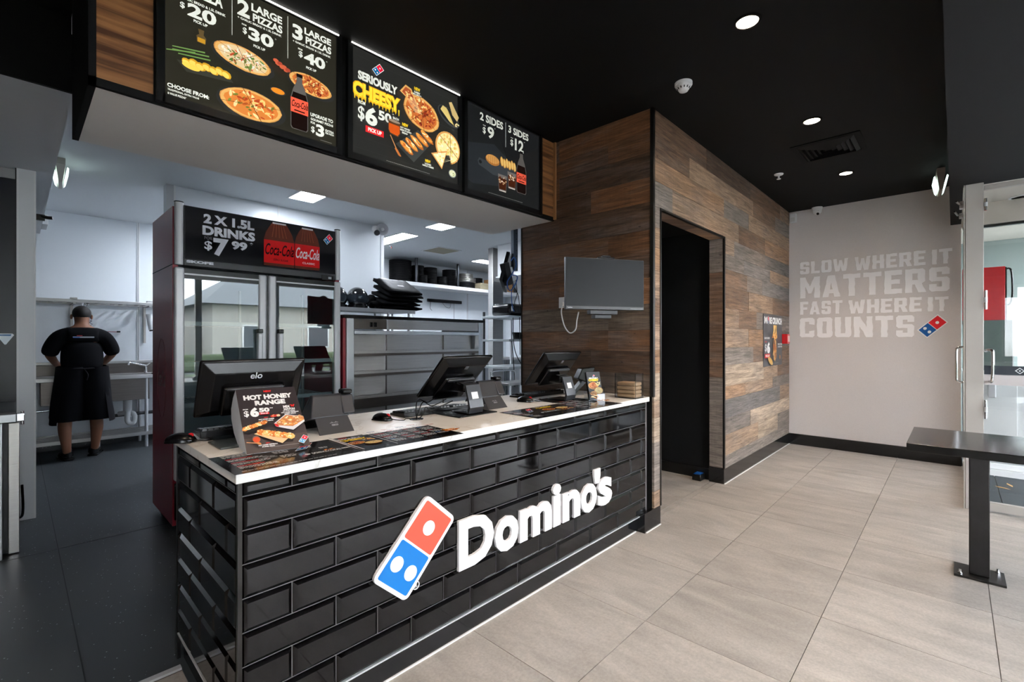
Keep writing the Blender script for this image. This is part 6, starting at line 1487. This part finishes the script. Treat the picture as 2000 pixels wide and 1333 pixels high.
for s_ in (-1, 1):
    a = len(V); V += [S(s_*.20, .03, 1.335), S(s_*.265, .03, 1.15), S(s_*.20, .22, 1.03), S(s_*.17, .27, 1.0)]; E_ += [(3, a), (a, a+1), (a+1, a+2), (a+2, a+3)]; R += [.062, .048, .032, .035]
    hb = len(V)
    for f in range(4): V += [S(s_*(.145+f*.016), .31, .99-.004*f), S(s_*(.145+f*.016), .335, .965)]; E_ += [(a+3, hb+2*f), (hb+2*f, hb+2*f+1)]; R += [.009, .008]
    th = len(V); V += [S(s_*.12, .27, .98)]; E_ += [(a+3, th)]; R += [.009]
    a = len(V); fx = -.125 if s_ < 0 else .105; fy = -.02 if s_ < 0 else .06
    V += [S(s_*.10, 0, .84), S(fx*1.05, .03, .50), S(fx*1.15, -.02+fy*.4, .33), S(fx, fy-.02, .09), S(fx, fy+.10, .05)]
    E_ += [(0, a), (a, a+1), (a+1, a+2), (a+2, a+3), (a+3, a+4)]; R += [.10, .062, .062, .036, .03]
skin_mesh('body', V, E_, R, SKIN, t)
# hair, cap line
put('hair', B().ell(S(0, .085, 1.585), .080, .098, .085, HAIR, 24, 12, -.55), t)
put('ears', B().ell(S(-.083, .10, 1.545), .012, .02, .028, SKIN, 10, 6).ell(S(.083, .10, 1.545), .012, .02, .028, SKIN, 10, 6), t)
# shirt
V = [S(0, .01, .90), S(0, .02, 1.10), S(0, .02, 1.27), S(0, .03, 1.37), S(0, .04, 1.415)]
E_ = [(0, 1), (1, 2), (2, 3), (3, 4)]; R = [(.19, .155), (.195, .155), (.185, .13), (.11, .09), (.065, .06)]
for s_ in (-1, 1):
    a = len(V); V += [S(s_*.19, .03, 1.325), S(s_*.245, .03, 1.20), S(s_*.262, .05, 1.11)]; E_ += [(3, a), (a, a+1), (a+1, a+2)]; R += [.088, .082, .076]
skin_mesh('tshirt', V, E_, R, CLOTH, t)
# shorts
b = B()
n = 28
for s_ in (-1, 1):
    pr = []
    for z, cx, r, ry in ((1.0, .085, .13, .165), (.80, .098, .135, .15), (.62, .115, .135, .14), (.47, .125, .135, .135), (.42, .125, .13, .13)): pr.append((z, cx, r, ry))
    vs = []
    for z, cx, r, ry in pr:
        for q in range(n): a = 2*math.pi*q/n; rr = 1+.03*math.sin(5*a+z*9); vs.append(S(s_*cx+r*rr*math.cos(a), ry*rr*math.sin(a)+.01, z))
    b.add(vs, [(j*n+q, j*n+(q+1) % n, (j+1)*n+(q+1) % n, (j+1)*n+q) for j in range(4) for q in range(n)], CLOTH, True)
put('shorts', b, t)
# apron wraps the front and sides, open at the back
b = B(); vs = []; m_ = 22
for z, rx, ry in ((1.0, .205, .165), (.85, .215, .18), (.65, .24, .2), (.48, .262, .215), (.405, .268, .22)):
    for q in range(m_+1): a = math.radians(-38+256*q/m_); rr = 1+.02*math.sin(7*a+z*5); vs.append(S(rx*rr*math.cos(a), ry*rr*math.sin(a), z+.012*math.sin(3*a)))
b.add(vs, [(j*(m_+1)+q, j*(m_+1)+q+1, (j+1)*(m_+1)+q+1, (j+1)*(m_+1)+q) for j in range(4) for q in range(m_)], CLOTH2, True)
put('apron', b, t)
put('apron_tie', B().tube([S(-.19, -.06, .985), S(-.1, -.145, .985), S(0, -.155, .98), S(.1, -.145, .985), S(.19, -.06, .985)], .009, CLOTH2, 8, 4).tube([S(.0, -.16, .975), S(.03, -.165, .92), S(.02, -.165, .86)], .007, CLOTH2, 6, 3), t)
p = PR(S(0, -.128, 1.325), (1, 0, 0), (0, .12, 1), (0, -1, 0), P_PAPER)
p.rect(-.085, -.012, .085, .002, (150, 154, 160)); p.rect(-.085, -.012, -.03, -.002, (60, 100, 170)); p.rect(-.055, .006, -.01, .014, (170, 50, 60)); put('back_print', p, t)
for fx, fy, rz in ((-.125, .02, 12), (.105, .10, -18)):
    b = B(); b.M = Matrix.Translation(S(fx, fy, 0)) @ Matrix.Rotation(math.radians(rz), 4, 'Z')
    b.ell((0, .05, .03), .048, .13, .05, PLAST, 18, 8, -.55).box(-.045, .045, -.075, .17, 0, .022, PLAST, .012).cyl((0, -.03, .04), (0, -.03, .085), .046, PLAST, .042); put('shoe', b, t)
    put('sock', B().cyl(S(fx, fy-.02, .08), S(fx, fy-.02, .12), .040, mat('grey_sock', (60, 60, 64), .8), .040), t)

# ================================================================ SEEN THROUGH THE ENTRANCE GLASS
t = thing('red_cabinet', 'tall bright red wall cabinet beyond the entrance glass', 'cabinet', (7.0, -.22, 1.46)); put('cabinet_body', B().box(6.80, 7.1, -.372, -.06, 1.455, 2.03, REDB, .006), t); put('side_edge', B().box(6.80, 7.1, -.380, -.372, 1.455, 2.02, BLKM), t)
put('black_hose', B().tube([(6.82, -.37, 2.0), (6.82, -.40, 2.005), (6.82, -.415, 1.95), (6.82, -.42, 1.75), (6.82, -.405, 1.66), (6.82, -.385, 1.64)], .008, PLAST, 6, 6), t)
t = thing('grey_screen', 'grey green partition panel below the red cabinet beyond the glass', 'partition', (6.8, -.25, .9)); put('panel', B().box(6.78, 6.80, -.418, -.06, .98, 1.49, mat('green_grey_panel', (96, 112, 106), .4, noise=.1, nscale=12)), t); put('edge_strip', B().box(6.778, 6.802, -.425, -.418, .98, 1.49, WHITE), t)
t = thing('white_cabinetry', 'low white cabinets beyond the entrance glass', 'cabinet', (7.0, -.5, 0)); put('carcass', B().box(6.79, 7.3, -2.4, -.06, 0, .975, MATS['neighbour_white'], .004), t)
for k in range(3): put('door', B().box(6.775, 6.79, -.45-k*.5, -.07-k*.5, .05, .955, MATS['neighbour_white'], .003), t)
t = thing('hand_sanitiser', 'grey and white dispenser beyond the glass door near the hinge', 'dispenser', (6.6, -.22, .7)); put('holder', B().box(6.712, 6.774, -.305, -.24, .85, .91, PLASTG, .004), t); put('bottle', B().box(6.722, 6.772, -.303, -.245, .71, .85, PVC, .01), t)
downlight(6.42, -.47, 2.619, 'round downlight in the beige soffit outside the entrance', WHITE, False).scale = (1.6, 1.6, 1)
t = thing('sprinkler_head', 'faint round sprinkler plate behind the entrance glass', 'sprinkler', (7.6, -.42, 2.619)); put('rose', B().lathe([(.06, 0), (.058, -.006), (.012, -.01)], WHITE), t, local=True); put('deflector', B().cyl((0, 0, -.01), (0, 0, -.05), .007, PVC), t, local=True)
for k, (x, y, a) in enumerate(((6.1, -.36, .3), (5.95, -.31, 1.2))):
    b = B(); b.M = Matrix.Translation((x, y, -.011)) @ Matrix.Rotation(a, 4, 'Z'); b.add([(-.05, 0, 0), (-.02, .014, .006), (.03, .010, .002), (.055, 0, .008), (.03, -.012, .001), (-.02, -.012, .004)], [(0, 1, 2, 3, 4, 5), (5, 4, 3, 2, 1, 0)], mat('dry_leaf', (196, 150, 90), .7)); put('fallen_leaf', b, None, label=['larger dry leaf on the dark paving outside the glass', 'smaller dry leaf on the dark paving outside the glass'][k], cat='leaf')

# ================================================================ OUTSIDE, BEHIND THE CAMERA (seen in reflections)
def house(x, y, w_, d, h, label, wallc):
    t = thing('house', label, 'house', (x, y, 0)); wm2 = mat('render_%d' % wallc[0], wallc, .8); rf = mat('roof_tiles', (92, 96, 100), .7, noise=.15, nscale=12)
    put('wall', B().box(x-w_/2, x+w_/2, y-d/2, y+d/2, 0, h, wm2), t)
    put('roof', B().solid([(x-w_/2-.5, y-d/2-.5, h), (x+w_/2+.5, y-d/2-.5, h), (x+w_/2+.5, y+d/2+.5, h), (x-w_/2-.5, y+d/2+.5, h), (x-w_/2+2, y, h+1.9), (x+w_/2-2, y, h+1.9)], [(3, 2, 1, 0), (0, 1, 5, 4), (2, 3, 4, 5), (1, 2, 5), (3, 0, 4)], rf), t)
    for k in range(int(w_/3)):
        xx = x-w_/2+1.2+k*3; o = put('window', B().box(xx, xx+1.1, y+d/2, y+d/2+.05, .9, 2.0, WHITE), t); put('pane', B().box(xx+.06, xx+1.04, y+d/2+.05, y+d/2+.06, .96, 1.94, mat('dark_pane', (60, 66, 72), .1)), o)
house(-2, -20, 11, 7, 2.9, 'pale rendered house with hipped roof across the lawn', (176, 174, 168)); house(10.5, -20, 9, 7, 2.9, 'second pale house right of the first across the lawn', (168, 164, 156))
t = thing('hedge', 'low green hedge between the two houses', 'hedge', (4.5, -15, 0)); put('foliage', B().box(-11, 13.5, -15.3, -14.7, 0, .7, mat('hedge_green', (72, 84, 58), .9, noise=.4, nscale=14), .1, 2), t)
